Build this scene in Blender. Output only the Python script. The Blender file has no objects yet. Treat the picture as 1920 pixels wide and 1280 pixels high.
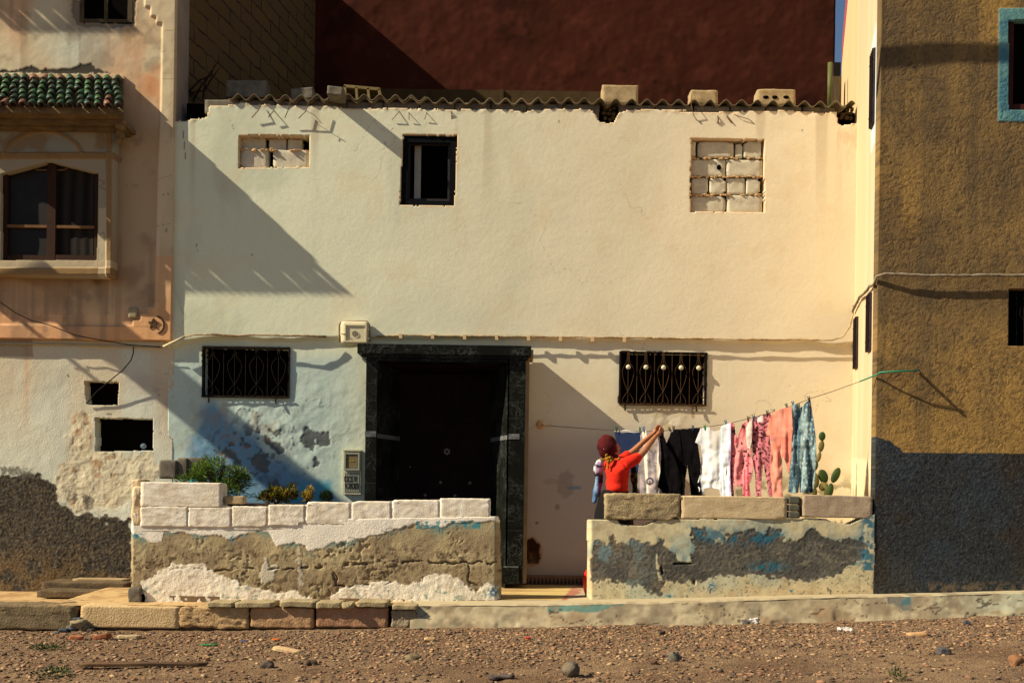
import bpy, bmesh, math, random
import numpy as np
from mathutils import Vector, Matrix, noise as mnoise
R = math.radians
rng = np.random.default_rng(7)
random.seed(7)
scene = bpy.context.scene
COL = scene.collection

# ------------------------------------------------------------------ camera model
F = 2040.0; D = 12.0; YH = 930.0; ROLL = 0.014; HE = 0.97
ca, sa = math.cos(ROLL), math.sin(ROLL)
def P(px, py, Y):
    """point of the photograph -> world point in the vertical plane at depth Y"""
    vx, vy = px - 960, py - YH
    x0 = vx*ca + vy*sa; y0 = -vx*sa + vy*ca
    d = (D + Y)/F
    return Vector((x0*d, Y, HE - y0*d))
def inv(X, Y, Z):
    x0 = X*F/(D+Y); y0 = (HE-Z)*F/(D+Y)
    return 960 + x0*ca - y0*sa, YH + x0*sa + y0*ca
cam_d = bpy.data.cameras.new('Camera'); cam = bpy.data.objects.new('Camera', cam_d); COL.objects.link(cam)
cam_d.sensor_width = 36; cam_d.lens = 36*F/1920; cam_d.shift_y = 290/1920; cam_d.clip_end = 2000
cam.matrix_world = Matrix.Translation((0, -D, HE)) @ Matrix.Rotation(R(90), 4, 'X') @ Matrix.Rotation(ROLL, 4, 'Z')
scene.camera = cam

# ------------------------------------------------------------------ light
LV = Vector((3.5, 1.0, -2.75)).normalized()            # direction sunlight travels
sun_d = bpy.data.lights.new('Sun', 'SUN'); sun = bpy.data.objects.new('Sun', sun_d); COL.objects.link(sun)
sun_d.energy = 5.0; sun_d.angle = R(0.6); sun_d.color = (1.0, 0.87, 0.66)
sun.rotation_euler = LV.to_track_quat('-Z', 'Y').to_euler()
w = bpy.data.worlds.new('World'); scene.world = w; w.use_nodes = True
nt = w.node_tree; nt.nodes.clear()
sky = nt.nodes.new('ShaderNodeTexSky'); sky.sky_type = 'NISHITA'; sky.sun_disc = False
sky.sun_elevation = math.asin(-LV.z); sky.sun_rotation = math.atan2(-LV.x, -LV.y)
sky.air_density = 1.0; sky.dust_density = 0.3; sky.ozone_density = 2.0
bgn = nt.nodes.new('ShaderNodeBackground'); bgn.inputs[1].default_value = 0.05
out = nt.nodes.new('ShaderNodeOutputWorld'); nt.links.new(sky.outputs[0], bgn.inputs[0]); nt.links.new(bgn.outputs[0], out.inputs[0])
vs = scene.view_settings; vs.view_transform = 'Standard'; vs.look = 'None'; vs.gamma = 1; vs.exposure = 0.66; vs.use_curve_mapping = False

# ------------------------------------------------------------------ noise and masks (numpy)
def hsh(i, j, s):
    n = (i.astype(np.int64)*374761393 + j.astype(np.int64)*668265263 + s*1442695041) & 0xffffffff
    n = ((n ^ (n >> 13))*1274126177) & 0xffffffff
    return ((n ^ (n >> 16)) & 0xffff)/65535.0
def vn(x, y, s=0):
    xi = np.floor(x); yi = np.floor(y); fx = x-xi; fy = y-yi
    fx = fx*fx*(3-2*fx); fy = fy*fy*(3-2*fy)
    a = hsh(xi, yi, s); b = hsh(xi+1, yi, s); c = hsh(xi, yi+1, s); d = hsh(xi+1, yi+1, s)
    return (a*(1-fx)+b*fx)*(1-fy) + (c*(1-fx)+d*fx)*fy
def fbm(x, y, f, o=4, s=0, g=0.5):
    """0..1 fractal noise; f = cycles per unit"""
    t = 0; a = 1; n = 0
    for k in range(o):
        t = t + a*vn(x*f+13.7*k, y*f-7.1*k, s+k*17); n += a; a *= g; f *= 2.03
    return t/n
def sst(a, b, x):
    t = np.clip((x-a)/(b-a), 0, 1); return t*t*(3-2*t)
def polysd(px, py, poly):
    """signed distance in pixels, negative inside"""
    poly = np.array(poly, float); d = np.full(px.shape, 1e9); ins = np.zeros(px.shape, bool)
    n = len(poly)
    for i in range(n):
        a = poly[i]; b = poly[(i+1) % n]; e = b-a
        wx = px-a[0]; wy = py-a[1]
        t = np.clip((wx*e[0]+wy*e[1])/max(e.dot(e), 1e-9), 0, 1)
        dx = wx-e[0]*t; dy = wy-e[1]*t; d = np.minimum(d, dx*dx+dy*dy)
        c = ((a[1] > py) != (b[1] > py)) & (px < (b[0]-a[0])*(py-a[1])/((b[1]-a[1]) or 1e-9)+a[0])
        ins ^= c
    d = np.sqrt(d); return np.where(ins, -d, d)
def strokes(px, py, lines, wd):
    m = np.zeros(px.shape)
    for l in lines:
        for a, b in zip(l[:-1], l[1:]):
            a = np.array(a, float); b = np.array(b, float); e = b-a
            wx = px-a[0]; wy = py-a[1]
            t = np.clip((wx*e[0]+wy*e[1])/max(e.dot(e), 1e-9), 0, 1)
            d = np.hypot(wx-e[0]*t, wy-e[1]*t)
            m = np.maximum(m, 1-sst(wd*0.6, wd*1.2, d))
    return m
def pm(px, py, poly, amp=3, f=0.15, soft=0.8, s=3):
    """noisy edged polygon mask; polygon given in photograph pixels"""
    nz = (fbm(px, py, f, 4, s)-0.5)*2*amp
    return 1-sst(-soft, soft, polysd(px, py, poly)+nz)
def zp(pts, ox, oy, k): return [(ox+x/k, oy+y/k) for x, y in pts]
def lin(c):
    c = np.array(c, float)/255.0
    return np.where(c <= 0.04045, c/12.92, ((c+0.055)/1.055)**2.4)
def L3(c): return tuple(float(v) for v in lin(c))
def mixc(base, c, m):
    return base*(1-m[..., None]) + lin(c)*m[..., None]
def curve(px, pts):
    pts = sorted(pts); return np.interp(px, [p[0] for p in pts], [p[1] for p in pts])

# ------------------------------------------------------------------ materials
MATS = {}
def mat(name, col=(128, 128, 128), col2=None, sc=6, rough=0.9, bump=0.3, bsc=60, bd=0.004, attr=False, grain=0.12, metal=0, spec=0.25, trans=0.0, stretch=None, em=None):
    if name in MATS: return MATS[name]
    m = bpy.data.materials.new(name); m.use_nodes = True; nt = m.node_tree; N = nt.nodes; Lk = nt.links
    p = N['Principled BSDF']; p.inputs['Roughness'].default_value = rough; p.inputs['Metallic'].default_value = metal
    p.inputs['Specular IOR Level'].default_value = spec
    tc = N.new('ShaderNodeTexCoord'); vec = tc.outputs['Object']
    if stretch:
        mp = N.new('ShaderNodeMapping'); mp.inputs['Scale'].default_value = stretch; Lk.new(vec, mp.inputs[0]); vec = mp.outputs[0]
    n1 = N.new('ShaderNodeTexNoise'); n1.inputs['Scale'].default_value = sc; n1.inputs['Detail'].default_value = 6; n1.inputs['Roughness'].default_value = 0.65; Lk.new(vec, n1.inputs[0])
    if attr:
        a = N.new('ShaderNodeAttribute'); a.attribute_name = 'Col'; base = a.outputs['Color']
    else:
        rp = N.new('ShaderNodeValToRGB'); rp.color_ramp.elements[0].position = 0.35; rp.color_ramp.elements[1].position = 0.65
        rp.color_ramp.elements[0].color = (*L3(col), 1); rp.color_ramp.elements[1].color = (*L3(col2 or col), 1)
        Lk.new(n1.outputs[0], rp.inputs[0]); base = rp.outputs[0]
    n2 = N.new('ShaderNodeTexNoise'); n2.inputs['Scale'].default_value = bsc*1.7; n2.inputs['Detail'].default_value = 4; n2.inputs['Roughness'].default_value = 0.7; Lk.new(vec, n2.inputs[0])
    mr = N.new('ShaderNodeMapRange'); mr.inputs[1].default_value = 0.3; mr.inputs[2].default_value = 0.7; mr.inputs[3].default_value = 1-grain; mr.inputs[4].default_value = 1+grain; Lk.new(n2.outputs[0], mr.inputs[0])
    mx = N.new('ShaderNodeVectorMath'); mx.operation = 'SCALE'; Lk.new(base, mx.inputs[0]); Lk.new(mr.outputs[0], mx.inputs['Scale'])
    Lk.new(mx.outputs[0], p.inputs['Base Color'])
    if bump > 0:
        n3 = N.new('ShaderNodeTexNoise'); n3.inputs['Scale'].default_value = bsc; n3.inputs['Detail'].default_value = 5; n3.inputs['Roughness'].default_value = 0.6; Lk.new(vec, n3.inputs[0])
        b = N.new('ShaderNodeBump'); b.inputs['Strength'].default_value = bump; b.inputs['Distance'].default_value = bd; Lk.new(n3.outputs[0], b.inputs['Height']); Lk.new(b.outputs[0], p.inputs['Normal'])
    if trans > 0:
        t = N.new('ShaderNodeBsdfTranslucent'); ms = N.new('ShaderNodeMixShader'); ms.inputs[0].default_value = trans
        Lk.new(mx.outputs[0], t.inputs[0]); Lk.new(p.outputs[0], ms.inputs[1]); Lk.new(t.outputs[0], ms.inputs[2]); Lk.new(ms.outputs[0], N['Material Output'].inputs[0])
    MATS[name] = m; return m

def marble():
    m = bpy.data.materials.new('dark_marble'); m.use_nodes = True; nt = m.node_tree; N = nt.nodes; Lk = nt.links
    p = N['Principled BSDF']; p.inputs['Roughness'].default_value = 0.5; p.inputs['Specular IOR Level'].default_value = 0.07
    tc = N.new('ShaderNodeTexCoord'); v = tc.outputs['Object']
    nz = N.new('ShaderNodeTexNoise'); nz.inputs['Scale'].default_value = 5; nz.inputs['Detail'].default_value = 5; Lk.new(v, nz.inputs[0])
    ad = N.new('ShaderNodeVectorMath'); ad.operation = 'MULTIPLY_ADD'; ad.inputs[1].default_value = (.35, .35, .35); Lk.new(nz.outputs[1], ad.inputs[0]); Lk.new(v, ad.inputs[2])
    acc = None
    for sc_, wd, st in ((8, 0.02, 0.8), (19, 0.035, 0.55)):
        vo = N.new('ShaderNodeTexVoronoi'); vo.feature = 'DISTANCE_TO_EDGE'; vo.inputs['Scale'].default_value = sc_; Lk.new(ad.outputs[0], vo.inputs[0])
        mr = N.new('ShaderNodeMapRange'); mr.inputs[1].default_value = 0; mr.inputs[2].default_value = wd*2; mr.inputs[3].default_value = st; mr.inputs[4].default_value = 0; Lk.new(vo.outputs[0], mr.inputs[0])
        if acc is None: acc = mr.outputs[0]
        else:
            mm = N.new('ShaderNodeMath'); mm.operation = 'MAXIMUM'; Lk.new(acc, mm.inputs[0]); Lk.new(mr.outputs[0], mm.inputs[1]); acc = mm.outputs[0]
    g = N.new('ShaderNodeTexNoise'); g.inputs['Scale'].default_value = 4; g.inputs['Detail'].default_value = 8; Lk.new(v, g.inputs[0])
    gr = N.new('ShaderNodeMapRange'); gr.inputs[1].default_value = 0.42; gr.inputs[2].default_value = 0.66; Lk.new(g.outputs[0], gr.inputs[0])
    mu = N.new('ShaderNodeMath'); mu.operation = 'MULTIPLY'; Lk.new(acc, mu.inputs[0]); Lk.new(gr.outputs[0], mu.inputs[1])
    mx = N.new('ShaderNodeMix'); mx.data_type = 'RGBA'; Lk.new(mu.outputs[0], mx.inputs[0])
    mx.inputs[6].default_value = (.006, .0065, .0045, 1); mx.inputs[7].default_value = (.10, .115, .105, 1)
    Lk.new(mx.outputs[2], p.inputs['Base Color']); return m
MARBLE = marble()
M_ATT = mat('weathered_plaster', attr=True, bump=0.35, bsc=45, bd=0.004, grain=0.05, rough=0.92, spec=.1)
M_ATTR = mat('rough_render', attr=True, bump=0.7, bsc=70, bd=0.008, grain=0.16, rough=0.95, spec=.1)
M_BLOCK = mat('grey_concrete_block', (88, 82, 72), (120, 112, 96), sc=9, bump=.7, bsc=90, bd=.006, grain=.22)
M_BLOCKT = mat('tan_concrete_block', (150, 128, 92), (182, 160, 120), sc=9, bump=.7, bsc=90, bd=.006, grain=.22)
M_WHITE = mat('white_limewash', (212, 198, 172), (236, 228, 210), sc=7, bump=.8, bsc=75, bd=.006, grain=.06, spec=.1)
M_INFILL = mat('infill_block', (184, 176, 154), (206, 198, 174), sc=9, bump=.6, bsc=80, bd=.006, grain=.1, spec=.1)
M_MORTAR = mat('orange_mortar', (190, 150, 105), (205, 175, 130), sc=20, bump=.8, bsc=60, bd=.01, grain=.15)
M_STONE = mat('sandy_stone', (140, 125, 92), (172, 155, 118), sc=12, bump=1, bsc=60, bd=.01, grain=.22)
M_DARK = mat('dark_interior', (9, 6, 5), (12, 8, 6), bump=0, grain=.05, spec=.02)
M_IRON = mat('black_iron', (24, 18, 15), (34, 26, 20), sc=30, rough=.9, spec=.1, bump=.3, bsc=200, bd=.001)
M_RUST = mat('rusty_iron', (84, 56, 34), (110, 74, 44), sc=30, rough=.8, bump=.3, bsc=200, bd=.001)
M_ROOF = mat('fibre_cement_sheet', (92, 82, 62), (124, 110, 84), sc=9, bump=.4, bsc=80)
M_WOODD = mat('dark_wood', (46, 28, 16), (64, 40, 24), sc=20, bump=.3, bsc=60, stretch=(4, 4, .6))

# ------------------------------------------------------------------ objects
def wl(o):
    v = Vector((0, 0, 0))
    while o: v += o.location; o = o.parent
    return v
def tag(o, label=None, cat=None, group=None, kind=None):
    if label: o['label'] = label
    if cat: o['category'] = cat
    if group: o['group'] = group
    if kind: o['kind'] = kind
    return o
def thing(name, loc, label, cat, group=None):
    o = bpy.data.objects.new(name, None); o.empty_display_size = .1; COL.objects.link(o); o.location = loc
    return tag(o, label, cat, group)
def link(name, me, m, parent=None, smooth=False, origin=None):
    if m and not me.materials: me.materials.append(m)
    if smooth: me.polygons.foreach_set('use_smooth', [True]*len(me.polygons))
    o = bpy.data.objects.new(name, me); COL.objects.link(o)
    if parent: o.parent = parent; o.location = -wl(parent)
    return o
class MB:
    def __init__(s): s.v = []; s.f = []
    def quad(s, a, b, c, d):
        i = len(s.v); s.v += [tuple(a), tuple(b), tuple(c), tuple(d)]; s.f.append((i, i+1, i+2, i+3)); return s
    def hexa(s, p):   # 8 points: bottom 4 ccw, top 4 ccw
        i = len(s.v); s.v += [tuple(q) for q in p]
        for f in ((3, 2, 1, 0), (4, 5, 6, 7), (0, 1, 5, 4), (1, 2, 6, 5), (2, 3, 7, 6), (3, 0, 4, 7)): s.f.append(tuple(i+k for k in f))
        return s
    def box(s, x0, x1, y0, y1, z0, z1):
        return s.hexa([(x0, y0, z0), (x1, y0, z0), (x1, y1, z0), (x0, y1, z0), (x0, y0, z1), (x1, y0, z1), (x1, y1, z1), (x0, y1, z1)])
    def pbox(s, ax, ay, bx, by, Y0, Y1):
        """box whose front face spans photo rectangle (ax,ay)-(bx,by) at depth Y0"""
        a = P((ax+bx)/2, ay, Y0); b = P((ax+bx)/2, by, Y0); l = P(ax, (ay+by)/2, Y0); r = P(bx, (ay+by)/2, Y0)
        return s.box(l.x, r.x, Y0, Y1, b.z, a.z)
    def prism(s, pts, y0, y1):
        """polygon of (x,z), extruded in depth"""
        n = len(pts); i = len(s.v)
        s.v += [(x, y0, z) for x, z in pts] + [(x, y1, z) for x, z in pts]
        s.f.append(tuple(range(i, i+n))); s.f.append(tuple(range(i+2*n-1, i+n-1, -1)))
        for k in range(n): s.f.append((i+(k+1) % n, i+k, i+n+k, i+n+(k+1) % n))
        return s
    def tube(s, pts, r, n=6, cap=True):
        pts = [Vector(p) for p in pts]; rs = r if isinstance(r, (list, tuple)) else [r]*len(pts); i0 = len(s.v)
        for k, p in enumerate(pts):
            t = (pts[min(k+1, len(pts)-1)]-pts[max(k-1, 0)]).normalized()
            u = t.orthogonal().normalized() if k == 0 else (u - t*u.dot(t)).normalized()
            v = t.cross(u)
            for j in range(n):
                a = 2*math.pi*j/n; s.v.append(tuple(p+(u*math.cos(a)+v*math.sin(a))*rs[k]))
        for k in range(len(pts)-1):
            for j in range(n):
                a = i0+k*n+j; b = i0+k*n+(j+1) % n; s.f.append((a, b, b+n, a+n))
        if cap: s.f.append(tuple(range(i0+n-1, i0-1, -1))); e = i0+(len(pts)-1)*n; s.f.append(tuple(range(e, e+n)))
        return s
    def ell(s, c, r, rot=None, nu=12, nv=8):
        i0 = len(s.v); c = Vector(c); rot = rot or Matrix.Identity(3)
        for a in range(nv+1):
            th = math.pi*a/nv
            for b in range(nu):
                ph = 2*math.pi*b/nu
                s.v.append(tuple(c + rot @ Vector((r[0]*math.sin(th)*math.cos(ph), r[1]*math.sin(th)*math.sin(ph), r[2]*math.cos(th)))))
        for a in range(nv):
            for b in range(nu):
                p = i0+a*nu+b; q = i0+a*nu+(b+1) % nu; s.f.append((p, p+nu, q+nu, q))
        return s
    def build(s, name, m, parent=None, smooth=False):
        me = bpy.data.meshes.new(name); me.from_pydata(s.v, [], s.f); me.validate()
        bm = bmesh.new(); bm.from_mesh(me); bmesh.ops.remove_doubles(bm, verts=bm.verts, dist=1e-5); bmesh.ops.recalc_face_normals(bm, faces=bm.faces); bm.to_mesh(me); bm.free()
        return link(name, me, m, parent, smooth)
def rock_mesh(name, size, r=.015, amp=.006, cuts=7, seed=0, nf=9, skew=0.0, chip=0.0):
    """weathered block, centred on origin, size in metres"""
    bm = bmesh.new(); bmesh.ops.create_cube(bm, size=2)
    bmesh.ops.subdivide_edges(bm, edges=bm.edges[:], cuts=cuts, use_grid_fill=True)
    h = Vector(size)/2; r = min(r, min(h)*.9); off = Vector((seed*3.1, seed*1.7, seed*5.3))
    for v in bm.verts:
        p = Vector((v.co.x*h.x, v.co.y*h.y, v.co.z*h.z))
        c = Vector((max(-h.x+r, min(h.x-r, p.x)), max(-h.y+r, min(h.y-r, p.y)), max(-h.z+r, min(h.z-r, p.z))))
        d = p-c
        if d.length > 1e-6: p = c+d.normalized()*r
        nv = mnoise.noise_vector(p*nf+off) * amp + mnoise.noise_vector(p*nf*3+off)*amp*.45
        p += nv; p.x += skew*p.z
        if chip:
            e = max(abs(v.co.x)*(abs(v.co.z) > .8), abs(v.co.z)*(abs(v.co.x) > .8))
            p -= Vector((v.co.x, 0, v.co.z))*chip*max(0, mnoise.noise(p*6+off))*(e > .8)
        v.co = p
    me = bpy.data.meshes.new(name); bm.to_mesh(me); bm.free()
    me.polygons.foreach_set('use_smooth', [True]*len(me.polygons)); return me
def rock(name, ax, ay, bx, by, Y0, depth, m, parent=None, tilt=0, **kw):
    """weathered block whose front fills a photo rectangle"""
    a = P(ax, (ay+by)/2, Y0); b = P(bx, (ay+by)/2, Y0); t = P((ax+bx)/2, ay, Y0); u = P((ax+bx)/2, by, Y0)
    me = rock_mesh(name, (b.x-a.x, depth, t.z-u.z), **kw); c = Vector(((a.x+b.x)/2, Y0+depth/2, (t.z+u.z)/2))
    me.transform(Matrix.Translation(c) @ Matrix.Rotation(tilt, 4, 'Y'))
    if parent: return link(name, me, m, parent)
    o = link(name, me, m); base = Vector((c.x, c.y, u.z)); me.transform(Matrix.Translation(-base)); o.location = base; return o
def rebase(o, base):
    """put a top-level mesh's origin at its base"""
    o.data.transform(Matrix.Translation(-Vector(base))); o.location = base; return o

def sheet(name, xs, zs, xyz, cf, keep, skirt, m, parent=None, smooth=True, skirt_dir=(0, 1, 0)):
    """dense relief surface: xs, zs parameter grids; xyz(U,V)->positions; cf -> linear colours; keep(U,V) face mask"""
    U, V = np.meshgrid(xs, zs); nz_, nx = U.shape
    pos = xyz(U, V).reshape(-1, 3); col = cf(U, V).reshape(-1, 3)
    uc = (U[:-1, :-1]+U[1:, 1:])/2; vc = (V[:-1, :-1]+V[1:, 1:])/2
    K = keep(uc, vc) if keep else np.ones(uc.shape, bool)
    idx = np.arange(nz_*nx).reshape(nz_, nx)
    q = np.stack([idx[:-1, :-1], idx[:-1, 1:], idx[1:, 1:], idx[1:, :-1]], -1)[K]
    faces = [q]; verts = [pos]; cols = [col]
    if skirt:
        Kp = np.zeros((K.shape[0]+2, K.shape[1]+2), bool); Kp[1:-1, 1:-1] = K
        E = []
        hb = Kp[1:, 1:-1] & ~Kp[:-1, 1:-1]; i, j = np.nonzero(hb); E.append(np.stack([idx[i, j+1], idx[i, j]], -1))
        hb = ~Kp[1:, 1:-1] & Kp[:-1, 1:-1]; i, j = np.nonzero(hb); E.append(np.stack([idx[i, j], idx[i, j+1]], -1))
        vb = Kp[1:-1, 1:] & ~Kp[1:-1, :-1]; i, j = np.nonzero(vb); E.append(np.stack([idx[i, j], idx[i+1, j]], -1))
        vb = ~Kp[1:-1, 1:] & Kp[1:-1, :-1]; i, j = np.nonzero(vb); E.append(np.stack([idx[i+1, j], idx[i, j]], -1))
        E = np.concatenate(E); un, ivs = np.unique(E, return_inverse=True); ivs = ivs.reshape(E.shape)
        n0 = len(pos); base = pos[un].copy(); sd = np.array(skirt_dir, float)*skirt; verts.append(base+sd); cols.append(col[un])
        faces.append(np.stack([E[:, 0], E[:, 1], n0+ivs[:, 1], n0+ivs[:, 0]], -1))
    v = np.concatenate(verts); f = np.concatenate(faces); c = np.concatenate(cols)
    used = np.unique(f); rm = np.zeros(len(v), np.int64); rm[used] = np.arange(len(used)); v = v[used]; c = c[used]; f = rm[f]
    me = bpy.data.meshes.new(name); me.vertices.add(len(v)); me.vertices.foreach_set('co', v.ravel().astype(np.float32))
    me.loops.add(f.size); me.loops.foreach_set('vertex_index', f.ravel().astype(np.int32))
    me.polygons.add(len(f)); me.polygons.foreach_set('loop_start', np.arange(0, f.size, 4, dtype=np.int32))
    me.update(calc_edges=True)
    at = me.color_attributes.new('Col', 'FLOAT_COLOR', 'POINT'); at.data.foreach_set('color', np.concatenate([c, np.ones((len(c), 1))], 1).ravel().astype(np.float32))
    nm = np.ones(len(f), bool)
    me.polygons.foreach_set('use_smooth', nm if smooth else ~nm)
    return link(name, me, m, parent)
def relief(name, x0, x1, y0, y1, Y, step, hf, cf, keep=None, skirt=.04, m=None, parent=None, smooth=True):
    a = P(x0, (y0+y1)/2, Y); b = P(x1, (y0+y1)/2, Y); t = P((x0+x1)/2, y0, Y); u = P((x0+x1)/2, y1, Y)
    xs = np.arange(a.x, b.x+step*.5, step); zs = np.arange(u.z, t.z+step*.5, step)
    def xyz(U, V):
        px, py = inv(U, Y, V); return np.stack([U, Y-hf(px, py, U, V), V], -1)
    def cc(U, V):
        px, py = inv(U, Y, V); return np.clip(cf(px, py, U, V), 0.002, .95)
    def kk(U, V):
        px, py = inv(U, Y, V); return keep(px, py)
    return sheet(name, xs, zs, xyz, cc, kk if keep else None, skirt, m or M_ATT, parent, smooth)
def inrect(px, py, x0, y0, x1, y1): return (px > x0) & (px < x1) & (py > y0) & (py < y1)
def ones(px, c): return np.ones(px.shape+(3,))*lin(c)

# =================================================================== GROUND
sx_ = [-9, -4.7, -3, -1.5, 0, 1.5, 3, 4.7, 9]; sz_ = [-.33, -.31, -.28, -.25, -.206, -.165, -.115, -.035, -.02]
def street_z(X): return np.interp(X, sx_, sz_)
far = np.array([400, 200, 100, 50, 25, 14, 10, 8.0])
xs = np.concatenate([-far, np.arange(-6.2, 6.21, .025), far[::-1]])
ys = np.concatenate([-far-4, np.arange(-8.2, -2.0, .025), [-1.5, 0, 4, 10], far[::-1]+10])
def gxyz(U, V):
    near = (np.abs(U) < 6.3) & (V > -8.3) & (V < -2.0)
    h = (fbm(U, V, 1.2, 3, 5)-.5)*.03 + (fbm(U, V, 14, 3, 9)-.5)*.022
    z = street_z(U) + np.where(near, h, 0) - .06*sst(-3.2, -6.5, V)*0 - np.where(V > -1.9, .1, 0)
    return np.stack([U, V, z], -1)
def gcol(U, V):
    c = ones(U, (130, 107, 84)); n = fbm(U, V, 3, 4, 21); n2 = fbm(U, V, 26, 3, 33)
    c = mixc(c, (154, 128, 99), sst(.42, .6, n)*.8); c = mixc(c, (112, 86, 66), sst(.5, .62, fbm(U, V*2, 1.1, 4, 35))*.5); c = mixc(c, (96, 72, 56), sst(.55, .75, n2)*.6); c = mixc(c, (150, 125, 92), sst(.62, .8, fbm(U, V, 40, 2, 4))*.6)
    return c
g = sheet('street_ground', xs, ys, gxyz, gcol, None, 0, mat('stony_earth', attr=True, bump=1, bsc=70, bd=.035, grain=.32, rough=1, spec=.05)); tag(g, kind='structure', label='bare stony brown earth of the street')

# pebbles: uncountable -> one object
ico_v = []
t_ = (1+5**.5)/2
ico_v = np.array([(-1, t_, 0), (1, t_, 0), (-1, -t_, 0), (1, -t_, 0), (0, -1, t_), (0, 1, t_), (0, -1, -t_), (0, 1, -t_), (t_, 0, -1), (t_, 0, 1), (-t_, 0, -1), (-t_, 0, 1)], float)/1.9
ico_f = np.array([(0, 11, 5), (0, 5, 1), (0, 1, 7), (0, 7, 10), (0, 10, 11), (1, 5, 9), (5, 11, 4), (11, 10, 2), (10, 7, 6), (7, 1, 8), (3, 9, 4), (3, 4, 2), (3, 2, 6), (3, 6, 8), (3, 8, 9), (4, 9, 5), (2, 4, 11), (6, 2, 10), (8, 6, 7), (9, 8, 1)])
def pebbles(name, n, xr, yr, smin, smax, zf, cols, dens=None):
    X = rng.uniform(*xr, n*3); Y = rng.uniform(*yr, n*3)
    if dens is not None:
        k = rng.random(n*3) < dens(X, Y); X = X[k][:n]; Y = Y[k][:n]
    else: X = X[:n]; Y = Y[:n]
    n = len(X); s = smin+(smax-smin)*rng.random(n)**5
    V = ico_v[None]*(1+rng.uniform(-.45, .45, (n, 12, 3)))
    V = V*s[:, None, None]*rng.uniform([.8, .6, .25], [1.8, 1.2, .7], (n, 3))[:, None]
    a = rng.uniform(0, 6.28, n); c_, s_ = np.cos(a)[:, None], np.sin(a)[:, None]
    V[..., 0], V[..., 1] = V[..., 0]*c_-V[..., 1]*s_, V[..., 0]*s_+V[..., 1]*c_
    V = V+np.stack([X, Y, zf(X, Y)+s*.15], -1)[:, None]
    cols = np.array([lin(c) for c in cols]); C_ = cols[rng.integers(0, len(cols), n)]*rng.uniform(.7, 1.25, (n, 1))
    me = bpy.data.meshes.new(name); v = V.reshape(-1, 3); f = (ico_f[None]+12*np.arange(n)[:, None, None]).reshape(-1, 3)
    me.vertices.add(len(v)); me.vertices.foreach_set('co', v.ravel().astype(np.float32)); me.loops.add(f.size); me.loops.foreach_set('vertex_index', f.ravel().astype(np.int32))
    me.polygons.add(len(f)); me.polygons.foreach_set('loop_start', np.arange(0, f.size, 3, dtype=np.int32)); me.update(calc_edges=True)
    at = me.color_attributes.new('Col', 'FLOAT_COLOR', 'POINT'); cc = np.repeat(np.clip(C_, 0, .9), 12, 0)
    at.data.foreach_set('color', np.concatenate([cc, np.ones((len(cc), 1))], 1).ravel().astype(np.float32))
    return link(name, me, mat('pebble_stone', attr=True, bump=.4, bsc=120, bd=.003, grain=.2, rough=.9))
def gz(X, Y): return street_z(X) + (fbm(X, Y, 1.2, 3, 5)-.5)*.03 + (fbm(X, Y, 14, 3, 9)-.5)*.022
def dens(X, Y): return np.clip(.34+1.1*sst(-4.4, -2.9, Y)*(.45+.55*sst(-3, 0, X)) + 1.6*(fbm(X, Y*2, 1.3, 4, 2)-.5), .05, 1)
PC = [(134, 106, 80), (148, 122, 92), (106, 90, 72), (168, 140, 104), (80, 68, 58), (120, 90, 68), (138, 104, 78), (96, 78, 62), (126, 94, 70), (136, 102, 74)]
p1 = pebbles('gravel', 56000, (-5.2, 5.2), (-6.6, -2.28), .0035, .021, gz, PC, dens); tag(p1, kind='stuff', label='small stones and gravel strewn over the earth')
# =================================================================== PAVEMENT, KERB, TERRACE FLOOR
edge_pts = [(-200, 1133), (0, 1133), (240, 1134), (600, 1134), (780, 1133), (1027, 1132), (1280, 1126), (1560, 1118), (1700, 1115), (1920, 1109), (2100, 1104)]
KY = -2.15
ex = [P(a, b, KY).x for a, b in edge_pts]; ez = [P(a, b, KY).z for a, b in edge_pts]
back_pts = [(-200, 1108), (0, 1108), (240, 1108), (260, 1100)]
def top_z(X, Y):
    e = np.interp(X, ex, ez)
    xb = P(240, 1108, 0).x; back = np.where(X < xb, P(100, 1108, 0).z, np.minimum(e+.03, .0))
    return e + (back-e)*sst(KY, -.6, Y)
kx0 = P(770, 1140, KY).x
def kxyz(U, V):
    e = np.interp(U, ex, ez); s = street_z(U)-.06
    front = V < 1; t = np.clip(V, 0, 1)
    nz = (fbm(U, V*.3, 3, 5, 41, .6)-.5); chip = sst(.52, .66, fbm(U, V*.25, 5, 4, 43))*sst(.75, .2, t) + 0
    Y = np.where(front, KY-.10*(1-t)**1.3+nz*.04+chip*.018, KY + (V-1)*2.0)
    z = np.where(front, s+(e-s)*t, top_z(U, KY+np.maximum(V-1, 0)*2.0)) + (fbm(U, V, 4, 3, 44)-.5)*.012
    z = z - .012*np.exp(-((V-1)/.04)**2)
    return np.stack([U, Y, z], -1)
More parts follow.
